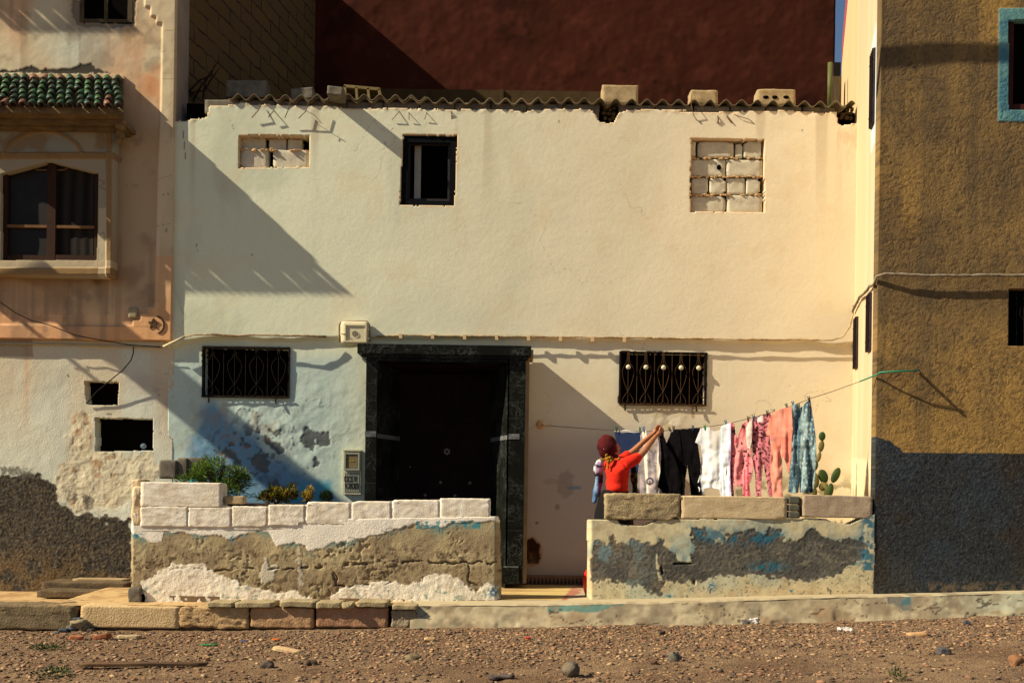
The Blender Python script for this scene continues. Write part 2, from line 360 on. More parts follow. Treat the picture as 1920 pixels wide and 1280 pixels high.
def kcol(U, V):
    c = ones(U, (176, 162, 130)); n = fbm(U, V*.3, 2.2, 4, 51)
    c = mixc(c, (176, 170, 138), sst(.45, .62, n)*sst(2.2, 3.2, U)); c = mixc(c, (140, 112, 82), sst(.56, .7, fbm(U, V*.3, 5, 4, 52))*.8*sst(1, .4, V))
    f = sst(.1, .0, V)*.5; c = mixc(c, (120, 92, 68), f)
    px, py = inv(U, KY, np.interp(U, ex, ez)-.1*(1-V))
    nn = (fbm(U, V, 9, 3, 53)-.5)*.35
    m1 = (px > 1026) & (px < 1170) & (V+nn*.5 > .74+.15*sst(1100, 1170, px)) & (V < .985); c = mixc(c, (62, 128, 122), m1*.75)
    m2 = (px > 1665) & (px < 1708) & (V+nn*.6 > .72-.2*sst(1665, 1700, px)) & (V < .985); c = mixc(c, (30, 92, 106), m2*.85)
    m3 = (px > 778) & (px < 800) & (V < .9); c = mixc(c, (130, 140, 118), m3*.6)
    m4 = (px > 1708) & (px < 1800) & (fbm(U, V*.4, 7, 3, 55) > .5); c = mixc(c, (128, 118, 98), m4*.7)
    m5 = (px > 1800) & (V > .4) & (V < 1); c = mixc(c, (170, 172, 148), m5*.7)
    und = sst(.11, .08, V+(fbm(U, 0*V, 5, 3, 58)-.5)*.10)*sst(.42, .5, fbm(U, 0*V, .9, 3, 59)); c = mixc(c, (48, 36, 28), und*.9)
    c = mixc(c, (140, 124, 98), sst(.48, .62, fbm(U, V*.5, 10, 4, 60))*.6*(V < 1.05)); c = mixc(c, (112, 100, 84), sst(.58, .68, fbm(U, V*.3, 3, 5, 333, .6))*.5*(V < 1))
    crack = np.abs(fbm(U, V*.4, 2.5, 4, 57)-.5) < .006; c = mixc(c, (60, 46, 36), crack*.8*(V < 1))
    return c
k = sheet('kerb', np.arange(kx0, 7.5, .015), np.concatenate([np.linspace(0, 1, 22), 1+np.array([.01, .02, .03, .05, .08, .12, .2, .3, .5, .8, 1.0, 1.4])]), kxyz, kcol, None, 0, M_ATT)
tag(k, kind='structure', label='worn ochre concrete kerb in front of the right hand low wall')
# left pavement
def pxyz(U, V):
    return np.stack([U, V, top_z(U, V)-.006+(fbm(U, V, 3, 3, 61)-.5)*.01], -1)
def pcol(U, V):
    c = ones(U, (190, 160, 112)); c = mixc(c, (166, 134, 92), sst(.5, .7, fbm(U, V, 4, 4, 62))); c = mixc(c, (140, 112, 80), sst(.6, .75, fbm(U, V, 18, 3, 63))); return c
k = sheet('pavement', np.arange(-7.5, kx0, .02), np.arange(KY+.03, 0.05, .03), pxyz, pcol, None, 0, M_ATT)
tag(k, kind='structure', label='dusty ochre pavement before the left house')
mb = MB(); mb.box(-7.5, kx0-.002, KY+.032, .3, -.6, -.215); o = mb.build('pavement', mat('earth_fill', (110, 90, 66), (130, 106, 80))); tag(o, kind='structure')

# kerb stones on the left
KS = [(-150, 1134, 143, 1180, (96, 82, 60), (130, 112, 82), 'dark rough kerb stone at the far left with coarse pitted face', .02, .35),
      (150, 1136, 336, 1177, (190, 160, 114), (204, 176, 130), 'long smooth ochre kerb stone with a clean rounded top edge', .004, .3),
      (337, 1137, 466, 1177, (168, 136, 94), (186, 156, 112), 'cracked rough ochre kerb block next to the long smooth one', .022, .3),
      (469, 1139, 588, 1177, (162, 126, 90), (182, 146, 106), 'squarish brown kerb block before the dark gap', .012, .3),
      (592, 1138, 727, 1176, (150, 112, 84), (170, 130, 98), 'reddish brown kerb block with a smooth face and shaded foot', .008, .3),
      (733, 1143, 780, 1178, (132, 118, 94), (150, 136, 110), 'small grey kerb stub against the plastered kerb', .018, .3)]
for i, (a, b, c, d, c1, c2, lab, amp, dep) in enumerate(KS):
    o = rock('kerb_stone', a, b, c, d, KY-.03, dep, mat('kerb_stone_%d' % i, c1, c2, sc=10, bump=1, bsc=55, bd=.012, grain=.2), r=.014, amp=amp*.75, cuts=18, seed=i+3, nf=20, chip=.02 if amp > .01 else 0)
    tag(o, lab, 'kerb stone', 'kerb stones along the left pavement')
SL = [(387, 1129, 437, 1138, 'thin broken paving slab, leftmost over the kerb gap'), (440, 1129, 512, 1139, 'thin brown slab lying over the cracked kerb block'), (524, 1127, 590, 1138, 'thin slab jutting over the squarish kerb block'),
      (592, 1129, 640, 1140, 'thin slab beside the flat stone over the reddish kerb block'), (668, 1128, 726, 1138, 'dark thin slab at the right end of the reddish kerb block'), (735, 1134, 782, 1143, 'short slab capping the small grey kerb stub')]
for i, (a, b, c, d, lab) in enumerate(SL):
    o = rock('slab', a, b, c, d, KY-.07, .3, M_STONE, r=.008, amp=.006, cuts=9, seed=i+30, nf=12, tilt=random.uniform(-.02, .02)); tag(o, lab, 'slab', 'thin slabs on the kerb')
o = rock('stone', 640, 1128, 664, 1143, KY-.09, .16, M_STONE, r=.03, amp=.02, cuts=7, seed=77, nf=10); tag(o, 'rounded flat stone wedged between two thin kerb slabs', 'stone')

# terrace floor
def fxyz(U, V): return np.stack([U, V, .002+0*U + (fbm(U, V, 6, 3, 71)-.5)*.004 - .01*np.maximum(0, 1-np.abs((V*5) % 1-.5)*30)*0], -1)
def fcol(U, V):
    c = ones(U, (196, 172, 112)); c = mixc(c, (168, 140, 92), sst(.45, .7, fbm(U*.4, V, 9, 4, 72)))
    c = mixc(c, (130, 108, 72), (np.abs((V*9+.1*fbm(U, V, 2, 2, 3)) % 1-.5) > .455)*.6)
    px, py = inv(U, V, 0*U)
    pink = polysd(px, py, [(1082, 1090), (1300, 1090), (1300, 1130), (1048, 1130)]) < 0
    c = mixc(c, (160, 96, 84), pink*(.6+.4*fbm(U, V, 14, 3, 74)))
    return c
k = sheet('terrace_floor', np.arange(P(300, 1100, -1).x, 4.2, .02), np.arange(-1.78, 0.01, .02), fxyz, fcol, None, 0, M_ATT); tag(k, kind='structure', label='ochre paved terrace floor with pinkish paving at the right')
mb = MB(); mb.box(-3.2, 4.2, -1.8, .3, -.5, -.006); tag(mb.build('terrace_base', mat('earth_fill')), kind='structure')

# =================================================================== LOW WALLS
WY = -1.8
def z4(p): return zp(p, 200, 820, 3.556)
def z5(p): return zp(p, 600, 820, 3.556)
up = z4([(150, 620), (190, 650), (230, 672), (300, 690), (365, 690), (380, 625), (500, 632), (640, 650), (760, 650), (830, 690), (880, 650), (1000, 622), (1080, 630), (1112, 690), (1130, 720), (1250, 700), (1320, 722), (1350, 755), (1420, 745), (1500, 700), (1600, 690)]) + z5([(180, 705), (250, 680), (400, 640), (450, 632), (560, 592), (650, 575), (800, 602), (900, 562), (1010, 560), (1160, 560)])
white_bot = z4([(215, 1200), (235, 960), (330, 905), (440, 830), (520, 855), (640, 842), (690, 880), (720, 912), (800, 930), (900, 975), (1050, 1012), (1120, 1035), (1250, 1015), (1330, 1070), (1480, 1080), (1560, 1005)]) + z5([(150, 1000), (250, 985), (470, 958), (600, 978), (700, 930), (800, 905), (900, 920), (970, 990), (1040, 1030), (1120, 965), (1185, 1000), (1205, 1200)])
pale = z4([(1060, 800), (1090, 850), (1130, 850), (1100, 960), (1030, 970), (1040, 900)])
pale2 = z4([(1280, 740), (1300, 800), (1310, 980), (1285, 985), (1270, 800)])
wjoint = [z4([(230, 870), (500, 872), (700, 878), (900, 880), (1300, 870), (1500, 862), (1560, 860), (1640, 842), (1778, 838)]), z5([(0, 855), (60, 868), (130, 850), (200, 832), (690, 832), (1180, 832)]), z4([(1490, 870), (1520, 920), (1520, 985), (1778, 992)]), z5([(60, 868), (100, 990), (300, 985), (470, 975)]), z5([(665, 850), (690, 870), (690, 960)]), z5([(985, 850), (990, 960), (1040, 990)]), z4([(150, 740), (165, 970)])]
aleph = [z5([(190, 665), (215, 665), (245, 678), (210, 682)]), z5([(285, 670), (288, 705)]), z5([(330, 690), (332, 705)]), z5([(370, 645), (380, 680), (400, 672), (420, 640)]), z5([(410, 620), (450, 628), (500, 610), (470, 600), (440, 612)]), z5([(540, 625), (550, 640)]), z5([(590, 600), (605, 615)]),
         z5([(665, 590), (680, 612), (730, 600), (765, 600)]), z5([(795, 590), (797, 640)]), z5([(822, 580), (812, 640)]), z5([(640, 570), (660, 560), (690, 580)]), z5([(150, 700), (180, 740)]), z5([(90, 690), (95, 705)])]
def left_masks(px, py):
    top = 1-sst(-1.5, 1.5, py-curve(px, up)+(fbm(px, py, .12, 4, 11)-.5)*9)
    bot = pm(px, py, white_bot, 7, .12, 1.2, 12)
    pl = np.maximum(pm(px, py, pale, 8, .15, 1.5, 13), pm(px, py, pale2, 8, .2, 1, 14)*.7)
    wht = np.maximum(top, bot)
    jx = (fbm(px, py, .06, 3, 32)-.5)*14; jy = (fbm(px, py, .06, 3, 33)-.5)*12; holes = strokes(px+jx, py+jy, wjoint, 1.9)*sst(.40, .52, fbm(px, py, .07, 3, 15))
    rough = 1-np.maximum(wht, pl)
    return top, bot, pl, holes, rough
def lh(px, py, X, Z):
    top, bot, pl, holes, rough = left_masks(px, py)
    pit = np.clip(fbm(X, Z, 30, 4, 16, .65)-.42, 0, 1); pit2 = sst(.56, .66, fbm(X, Z, 34, 3, 17))
    deep = .35+.65*sst(1000, 1035, py+(fbm(px, py, .05, 3, 3)-.5)*40)
    h = rough*(pit*.012*deep - pit2*.009*deep*sst(.45, .6, fbm(X, Z, 4, 3, 31)) - .005 + (fbm(X, Z, 7, 3, 8)-.5)*.006*deep) + bot*(fbm(X, Z, 26, 3, 18)-.5)*.010 + top*(fbm(X, Z, 7, 3, 19)-.5)*.008 - holes*.017*(1-.7*np.maximum(top, bot)) + (fbm(X, Z, 1.5, 2, 20)-.5)*.03
    h = h - sst(925, 940, px)**2*.09 - .03*(1-sst(243, 252, px))**2
    return h
def lc(px, py, X, Z):
    top, bot, pl, holes, rough = left_masks(px, py)
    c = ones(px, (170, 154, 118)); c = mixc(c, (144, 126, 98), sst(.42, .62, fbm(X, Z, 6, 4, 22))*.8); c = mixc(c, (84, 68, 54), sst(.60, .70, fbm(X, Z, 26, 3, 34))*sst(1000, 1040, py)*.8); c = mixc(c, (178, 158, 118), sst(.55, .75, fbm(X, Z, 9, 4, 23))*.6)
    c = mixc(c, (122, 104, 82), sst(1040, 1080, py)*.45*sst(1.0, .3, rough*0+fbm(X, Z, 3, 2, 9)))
    teal = rough*(np.exp(-np.abs(py-curve(px, up)-2)/6.0))*(sst(.54, .66, fbm(px, py, .05, 3, 24))+.9*((px > 790) & (px < 905)) + 1.0*(px < 275))
    c = mixc(c, (96, 140, 134), np.clip(teal, 0, 1)*.8)
    c = mixc(c, (206, 200, 180), pl*.7)
    c = mixc(c, (236, 228, 210), top); c = mixc(c, (232, 222, 200), bot)
    sp = bot*sst(.64, .72, fbm(px, py, .11, 4, 25))*sst(1085, 1110, py); c = mixc(c, (120, 150, 136), sp*.8)
    bl = np.exp(-(((px-925)/9)**2+((py-1108)/12)**2))*1.6*(fbm(px, py, .2, 3, 26) > .42); c = mixc(c, (38, 96, 128), np.clip(bl, 0, 1)*.9)
    bl = np.exp(-(((px-434)/4)**2+((py-1010)/9)**2)) + np.exp(-(((px-258)/9)**2+((py-1003)/4)**2)); c = mixc(c, (40, 130, 150), np.clip(bl*1.2, 0, 1)*(fbm(px, py, .3, 2, 27) > .4))
    bl = ((px > 780) & (px < 900) & (py > 976) & (py < 990))*sst(.5, .62, fbm(px, py, .14, 3, 28)); c = mixc(c, (50, 140, 150), bl*.8)
    c = mixc(c, (60, 48, 38), holes*.6*(1-top*.9-bot*.7)); c = mixc(c, (52, 62, 66), strokes(px, py, aleph, .9)*.75)
    c = mixc(c, (160, 144, 112), sst(.62, .74, fbm(X, Z, 6, 4, 29))*bot*.35)
    return c
lw = thing('low_wall', P(590, 1125, WY), 'left low terrace wall with whitewashed blocks on top and bare olive render below', 'wall', 'low walls before the terrace')
wall_out = [(243, 1135), (243, 1000), (246, 972), (252, 960), (263, 978), (600, 974), (934, 968), (937, 978), (940, 1135)]
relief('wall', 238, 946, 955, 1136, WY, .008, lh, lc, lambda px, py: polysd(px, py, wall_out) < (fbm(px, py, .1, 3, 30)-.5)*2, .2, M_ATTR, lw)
blocks = [(247, 897, 264, 948, 'M_MORTAR'), (263, 904, 416, 949, 0), (263, 949, 352, 986, 0), (353, 951, 433, 987, 0), (435, 949, 501, 986, 0), (503, 946, 571, 984, 0), (573, 941, 657, 982, 0), (659, 939.5, 733, 979, 0), (734.5, 937, 824, 976, 0), (825, 934, 919, 974, 0)]
for i, (a, b, c, d, mm) in enumerate(blocks):
    if mm: continue
    rock('coping_block', a, b, c, d+1, WY-.005+random.uniform(-.003, .003), .2, M_WHITE, lw, r=.005, amp=.0045, cuts=20, seed=i+50, nf=22, chip=.035, tilt=random.uniform(-.008, .008))
rock('end_stone', 246, 912, 265, 985, WY+.0, .19, mat('cream_render', (206, 180, 140), (226, 204, 168), sc=9, bump=.8, bsc=50, bd=.01), lw, r=.03, amp=.02, cuts=12, seed=91, nf=9)
rock('end_slab', 246, 898, 262, 928, WY+.03, .3, mat('cream_render'), lw, r=.01, amp=.005, cuts=6, seed=92)
mb = MB(); mb.prism([(P(x, y, WY).x, P(x, y, WY).z) for x, y in ((264, 946), (416, 946), (430, 950), (500, 949), (560, 946), (657, 941), (733, 939), (824, 936), (918, 934), (918, 985), (264, 995))], WY+.003, WY+.17); mb.build('mortar_bed', M_WHITE, lw)
o = rock('block', 421, 929.5, 458, 944, WY+.02, .1, M_BLOCKT, r=.008, amp=.004, cuts=8, seed=93); tag(o, 'small grey brick lying on the wall beside the top white block', 'block')
o = rock('stone', 240, 1101, 264, 1130, WY-.04, .12, M_BLOCK, r=.012, amp=.01, cuts=9, seed=94); tag(o, 'small grey stone standing at the foot of the left wall end', 'stone')
mb = MB(); mb.ell(P(268, 1121, WY-.004), (.022, .012, .045)); mb.build('hole', M_DARK, lw)

# planter behind the left wall
pl = thing('planter', P(330, 935, -1.3), 'raised planting bed walled with dark grey blocks behind the left low wall', 'planter')
for i, (a, b, c, d) in enumerate([(298, 862, 331, 897), (332, 858, 351, 897), (352, 857, 378, 897)]):
    rock('edge_block', a, b, c, d, -1.15+.02*i, .15, M_BLOCK, pl, r=.008, amp=.004, cuts=8, seed=100+i)
mb = MB(); mb.box(P(300, 900, -1.3).x, P(670, 900, -1.3).x, -1.58, -.06, -.004, P(500, 945, -1.3).z); mb.build('soil', mat('dark_soil', (52, 40, 30), (72, 56, 42), bump=1, bsc=30, bd=.03), pl)

# right low wall
def z3(p): return zp(p, 1080, 900, 3.2)
band = z3([(95, 620), (92, 500), (110, 372), (150, 345), (175, 400), (200, 400), (208, 335), (225, 325), (245, 372), (275, 360), (300, 392), (340, 352), (400, 372), (470, 380), (500, 350), (530, 352), (530, 400), (600, 420), (640, 470), (690, 470), (700, 420), (690, 280), (760, 280), (785, 342), (880, 372), (905, 325), (1000, 318), (1060, 300), (1120, 330), (1170, 288), (1220, 290), (1250, 370), (1370, 355), (1400, 300), (1440, 290), (1480, 330), (1560, 372), (1640, 352), (1720, 345), (1745, 400), (1740, 450), (1700, 490), (1600, 540), (1540, 575), (1400, 612), (1250, 590), (1050, 572), (1000, 560), (870, 570), (800, 590), (760, 612), (720, 600), (640, 620), (560, 600), (540, 605), (510, 700), (400, 655), (370, 632), (280, 622), (200, 592)])
tong = z3([(530, 290), (680, 290), (690, 380), (720, 400), (690, 440), (695, 500), (620, 492), (600, 440), (530, 400)])
streak = z3([(480, 440), (492, 440), (500, 560), (530, 610), (500, 600), (480, 520)])
topprof = z3([(0, 240), (75, 240), (250, 240), (262, 262), (300, 272), (400, 272), (440, 262), (500, 235), (1500, 232), (1560, 258), (1650, 262), (1740, 222), (1790, 205)])
def rmask(px, py):
    b = pm(px, py, band, 9, .14, 1.8, 61); t = np.maximum(pm(px, py, tong, 7, .15, 1, 62), pm(px, py, streak, 3, .2, 1, 63)); return b*(1-t)
def rh(px, py, X, Z):
    b = rmask(px, py)
    h = b*((fbm(X, Z, 50, 3, 64, .7)-.5)*.008+(fbm(X, Z, 9, 3, 6)-.5)*.004-.0035) + (1-b)*(fbm(X, Z, 11, 3, 65)-.5)*.006 + (fbm(X, Z, 1.5, 2, 66)-.5)*.03
    hole = strokes(px, py, [z3([(590, 500), (640, 500), (690, 497)]), z3([(510, 520), (520, 560)]), z3([(710, 600), (712, 620)])], 1.8); h = h-hole*.03
    return h - .04*(1-sst(1103, 1112, px))**2
def rc(px, py, X, Z):
    b = rmask(px, py)
    c = ones(px, (198, 186, 148)); c = mixc(c, (182, 188, 166), sst(.45, .6, fbm(X, Z, 2.5, 3, 67))*.7); c = mixc(c, (206, 178, 134), sst(1085, 1112, py)*.5*(px > 1300)); c = mixc(c, (176, 150, 112), sst(.58, .72, fbm(X, Z, 7, 4, 68))*.5)
    near = np.exp(-np.abs(polysd(px, py, band))/9.0)
    blue = sst(.47, .58, fbm(px, py*.8, .05, 4, 69))*near*(py < 1060); c = mixc(c, (78, 130, 140), np.clip(blue, 0, 1)*.7)
    c = mixc(c, (98, 95, 86), b); c = mixc(c, (82, 80, 74), b*sst(.45, .65, fbm(X, Z, 6, 4, 70)))
    c = mixc(c, (116, 100, 78), b*sst(1300, 1150, px)*sst(.5, .7, fbm(X, Z, 12, 3, 71))*.7)
    scr = b*sst(.60, .66, fbm(px*.5, py*1.6, .12, 3, 320)); c = mixc(c, (128, 120, 102), scr*.5); c = mixc(c, (66, 62, 56), b*sst(.58, .64, fbm(px, py, .22, 3, 321))*.5); c = mixc(c, (150, 140, 112), (1-b)*sst(.56, .64, fbm(px, py, .09, 4, 322))*.35)
    s = b*sst(.52, .62, fbm(px, py*.6, .045, 4, 72))*sst(1250, 1130, px)*.6; c = mixc(c, (112, 140, 142), s)
    tb = ((px > 1290) & (px < 1470))*np.exp(-((py-1003-(px-1350)*.05)/13)**2)*sst(.44, .56, fbm(px, py, .09, 4, 73)); c = mixc(c, (38, 100, 122), np.clip(tb*1.2, 0, 1)*.8)
    tb = np.exp(-np.maximum(0, np.abs(px-1628)-5)**2/120)*(py < 1068)*sst(.38, .5, fbm(px, py, .12, 4, 74)); c = mixc(c, (34, 98, 120), np.clip(tb, 0, 1)*.9)
    dots = np.exp(-(((px-1335)/8)**2+((py-1100)/10)**2)) + np.exp(-(((px-1256)/7)**2+((py-1117)/3)**2)) + np.exp(-(((px-1484)/3)**2+((py-1107)/3)**2)) + .8*np.exp(-(((px-1440)/30)**2+((py-1062)/8)**2))
    c = mixc(c, (24, 110, 134), np.clip(dots*1.4, 0, 1)*(fbm(px, py, .3, 3, 75) > .47)*.9)
    sp = (1-b)*sst(.66, .73, fbm(px, py, .25, 3, 76))*(py > 1062); c = mixc(c, (70, 80, 74), sp*.8)
    hl = strokes(px, py, [z3([(590, 500), (640, 502), (690, 497)]), z3([(510, 520), (520, 560)])], 2); c = mixc(c, (40, 32, 26), hl*.8)
    return c
rw = thing('low_wall', P(1370, 1120, WY), 'right low terrace wall, cream with a broad grey scraped band and blue smears', 'wall', 'low walls before the terrace')
rout = [(1104, 1132)] + [(max(1104, x), y) for x, y in topprof] + [(1640, 962), (1640, 1130)]
relief('wall', 1098, 1644, 955, 1133, WY, .008, rh, rc, lambda px, py: polysd(px, py, rout) < (fbm(px, py, .1, 3, 30)-.5)*1.5, .2, M_ATT, rw)
SM1 = mat('pitted_capstone', (176, 156, 116), (134, 118, 90), sc=7, bump=1, bsc=60, bd=.012, grain=.25)
SM2 = mat('smooth_capstone', (190, 166, 126), (204, 182, 142), sc=7, bump=.6, bsc=60, bd=.006, grain=.12)
SM3 = mat('purplish_capstone', (158, 138, 114), (176, 156, 130), sc=7, bump=.6, bsc=70, bd=.006, grain=.14)
o = rock('capstone', 1136, 925, 1276, 974, WY-.015, .19, SM1, r=.010, amp=.009, cuts=26, seed=201, nf=22, chip=.05); tag(o, 'pitted darker stone block on the right wall beside the person', 'stone block', 'loose stone blocks on the right wall')
o = rock('capstone', 1277.5, 930, 1476, 972.5, WY-.01, .19, SM2, r=.008, amp=.004, cuts=26, seed=202, nf=14, chip=.03); tag(o, 'longest smooth ochre stone block on the right wall under the laundry', 'stone block', 'loose stone blocks on the right wall')
o = rock('capstone', 1505, 928.5, 1636, 970, WY-.01, .19, SM3, r=.008, amp=.004, cuts=26, seed=203, nf=14, tilt=.012, chip=.06); tag(o, 'brownish stone block on the right wall next to the corner of the ochre house', 'stone block', 'loose stone blocks on the right wall')
for i, (b, d) in enumerate([(930, 944.5), (945.5, 958), (959, 971.5)]):
    o = rock('paver', 1478.5, b, 1500.5, d, WY-.01, .18, mat('grey_paver', (78, 78, 66), (96, 94, 78), sc=9, bump=.5, bsc=80), r=.012, amp=.002, cuts=8, seed=210+i)
    tag(o, ['top', 'middle', 'bottom'][i]+' grey brick of the stack of three between the stone blocks', 'paving brick', 'stacked grey bricks on the right wall')
o = rock('stone', 1500.5, 930, 1508, 951, WY+.01, .1, M_STONE, r=.012, amp=.006, cuts=7, seed=215); tag(o, 'small stone chip wedged beside the stack of grey bricks', 'stone')

# =================================================================== MAIN HOUSE
HB = P(960, 1096, 0)
mh = thing('plastered_house', (HB.x, 0, 0), 'cream plastered two storey house with dark marble doorway and wavy roof edge', 'house')
def z7(p): return zp(p, 340, 100, 3.43)
def z7b(p): return zp(p, 340, 580, 3.555)
def z8b(p): return zp(p, 840, 100, 4.174)
def z6(p): return zp(p, 1240, 140, 4.267)
topl = [(318, 232)] + z7([(60, 440), (110, 430), (150, 425), (175, 412), (185, 350), (330, 340), (400, 325), (450, 340), (620, 342), (830, 350), (960, 350), (1100, 368), (1350, 362), (1560, 370), (1900, 372)]) + z8b([(100, 450), (330, 448), (480, 456), (580, 470), (700, 455), (830, 446), (1110, 450), (1140, 480), (1170, 530), (1190, 550), (1250, 562), (1300, 548), (1325, 500), (1345, 475), (1400, 458), (1600, 450), (1900, 460)]) + z6([(100, 308), (400, 315), (700, 305), (1000, 300), (1150, 308), (1300, 320), (1395, 305), (1405, 405), (1440, 420), (1560, 398)]) + [(1612, 232)]
W1 = [(450, 256), (581, 257), (581, 315), (450, 317)]; W2 = [(757, 255), (858, 257), (852, 388), (751, 387)]; W3 = [(1295, 262), (1431, 265), (1432, 400), (1293, 399)]
G1 = [(380, 649), (543, 652), (541, 744), (379, 743)]; G2 = [(1164, 658), (1326, 663), (1323, 760), (1160, 756)]
DO = [(700, 660), (955, 664), (950, 1110), (695, 1110)]
HOLES = [W1, W2, W3, G1, G2, DO]
main_out = [(300, 1110)] + [(300, 232)] + topl[1:-1] + [(1612, 232), (1612, 1110)]
def hkeep(px, py):
    nz = (fbm(px, py, .18, 3, 81)-.5)
    k = polysd(px, py, main_out) < nz*3.0
    for h in HOLES: k &= polysd(px, py, h) > nz*3.2
    return k
patch = [z7b([(820, 780), (850, 780), (870, 815), (985, 815), (990, 900), (920, 925), (895, 870), (880, 945), (830, 920), (790, 880)]), z7b([(895, 960), (910, 1010), (935, 1030), (900, 1050), (875, 1060), (880, 1010)]), z7b([(570, 780), (620, 815), (665, 800), (660, 830), (630, 850), (600, 820)]), z7b([(555, 840), (620, 880), (660, 890), (690, 950), (650, 970), (600, 925), (560, 880)]), z7b([(485, 810), (530, 805), (530, 835), (500, 830)])]
patchs = [z7b([(480, 960), (540, 950), (590, 1010), (580, 1070), (540, 1090), (490, 1060), (470, 1000)]), z7b([(340, 1000), (390, 1010), (400, 1060), (440, 1080), (380, 1090)]), z7b([(580, 1150), (640, 1140), (690, 1180), (780, 1150), (820, 1090), (850, 1065), (800, 1130), (740, 1210), (600, 1210)]), z7b([(220, 940), (340, 930), (370, 1000), (300, 1000)])]
bluea = z7b([(180, 660), (300, 690), (450, 800), (640, 980), (800, 1120), (990, 1150), (1010, 1300), (400, 1350), (100, 1300), (20, 1000), (60, 800)])
ledge_y = [(318, 652), (350, 640), (420, 634), (600, 636), (700, 634), (1000, 636), (1300, 640), (1450, 643), (1560, 645), (1612, 640)]
def hpatch(px, py):
    m = 0
    for p in patch: m = np.maximum(m, pm(px, py, p, 4, .15, .7, 82))
    for p in patchs: m = np.maximum(m, pm(px, py, p, 8, .12, .9, 83)*.95)
    pep = sst(.60, .66, fbm(px, py, .09, 4, 84))*np.exp(-(((px-460)/75)**2+((py-850)/60)**2))*1.3
    return np.clip(np.maximum(m, pep), 0, 1)
def hh(px, py, X, Z):
    up_ = 1-sst(-3, 3, py-curve(px, ledge_y)+(fbm(px, py, .02, 2, 85)-.5)*10)
    m = hpatch(px, py)
    fl = np.exp(-(((px-500)/160)**2+((py-800)/100)**2)) + np.exp(-(((px-1250)/40)**2+((py-790)/30)**2))
    h = up_*.045 + (fbm(X, Z, 1.1, 3, 86)-.5)*.010 + (fbm(X*.6, Z, 5, 3, 87)-.5)*.0022 + (fbm(X, Z, 30, 2, 187)-.5)*.0012 - m*.006 + np.clip(fl, 0, 1)*(fbm(X, Z, 7, 4, 88)-.5)*.028
    cr = sst(.008, .0, np.abs(fbm(X, Z, 2.3, 3, 89)-.5))*np.clip(fl, 0, 1); h = h+cr*.006
    edge = np.exp(-np.abs(py-curve(px, topl))/4)*(py < 260); h = h+edge*(fbm(X, Z, 18, 3, 90)-.4)*.02
    return h
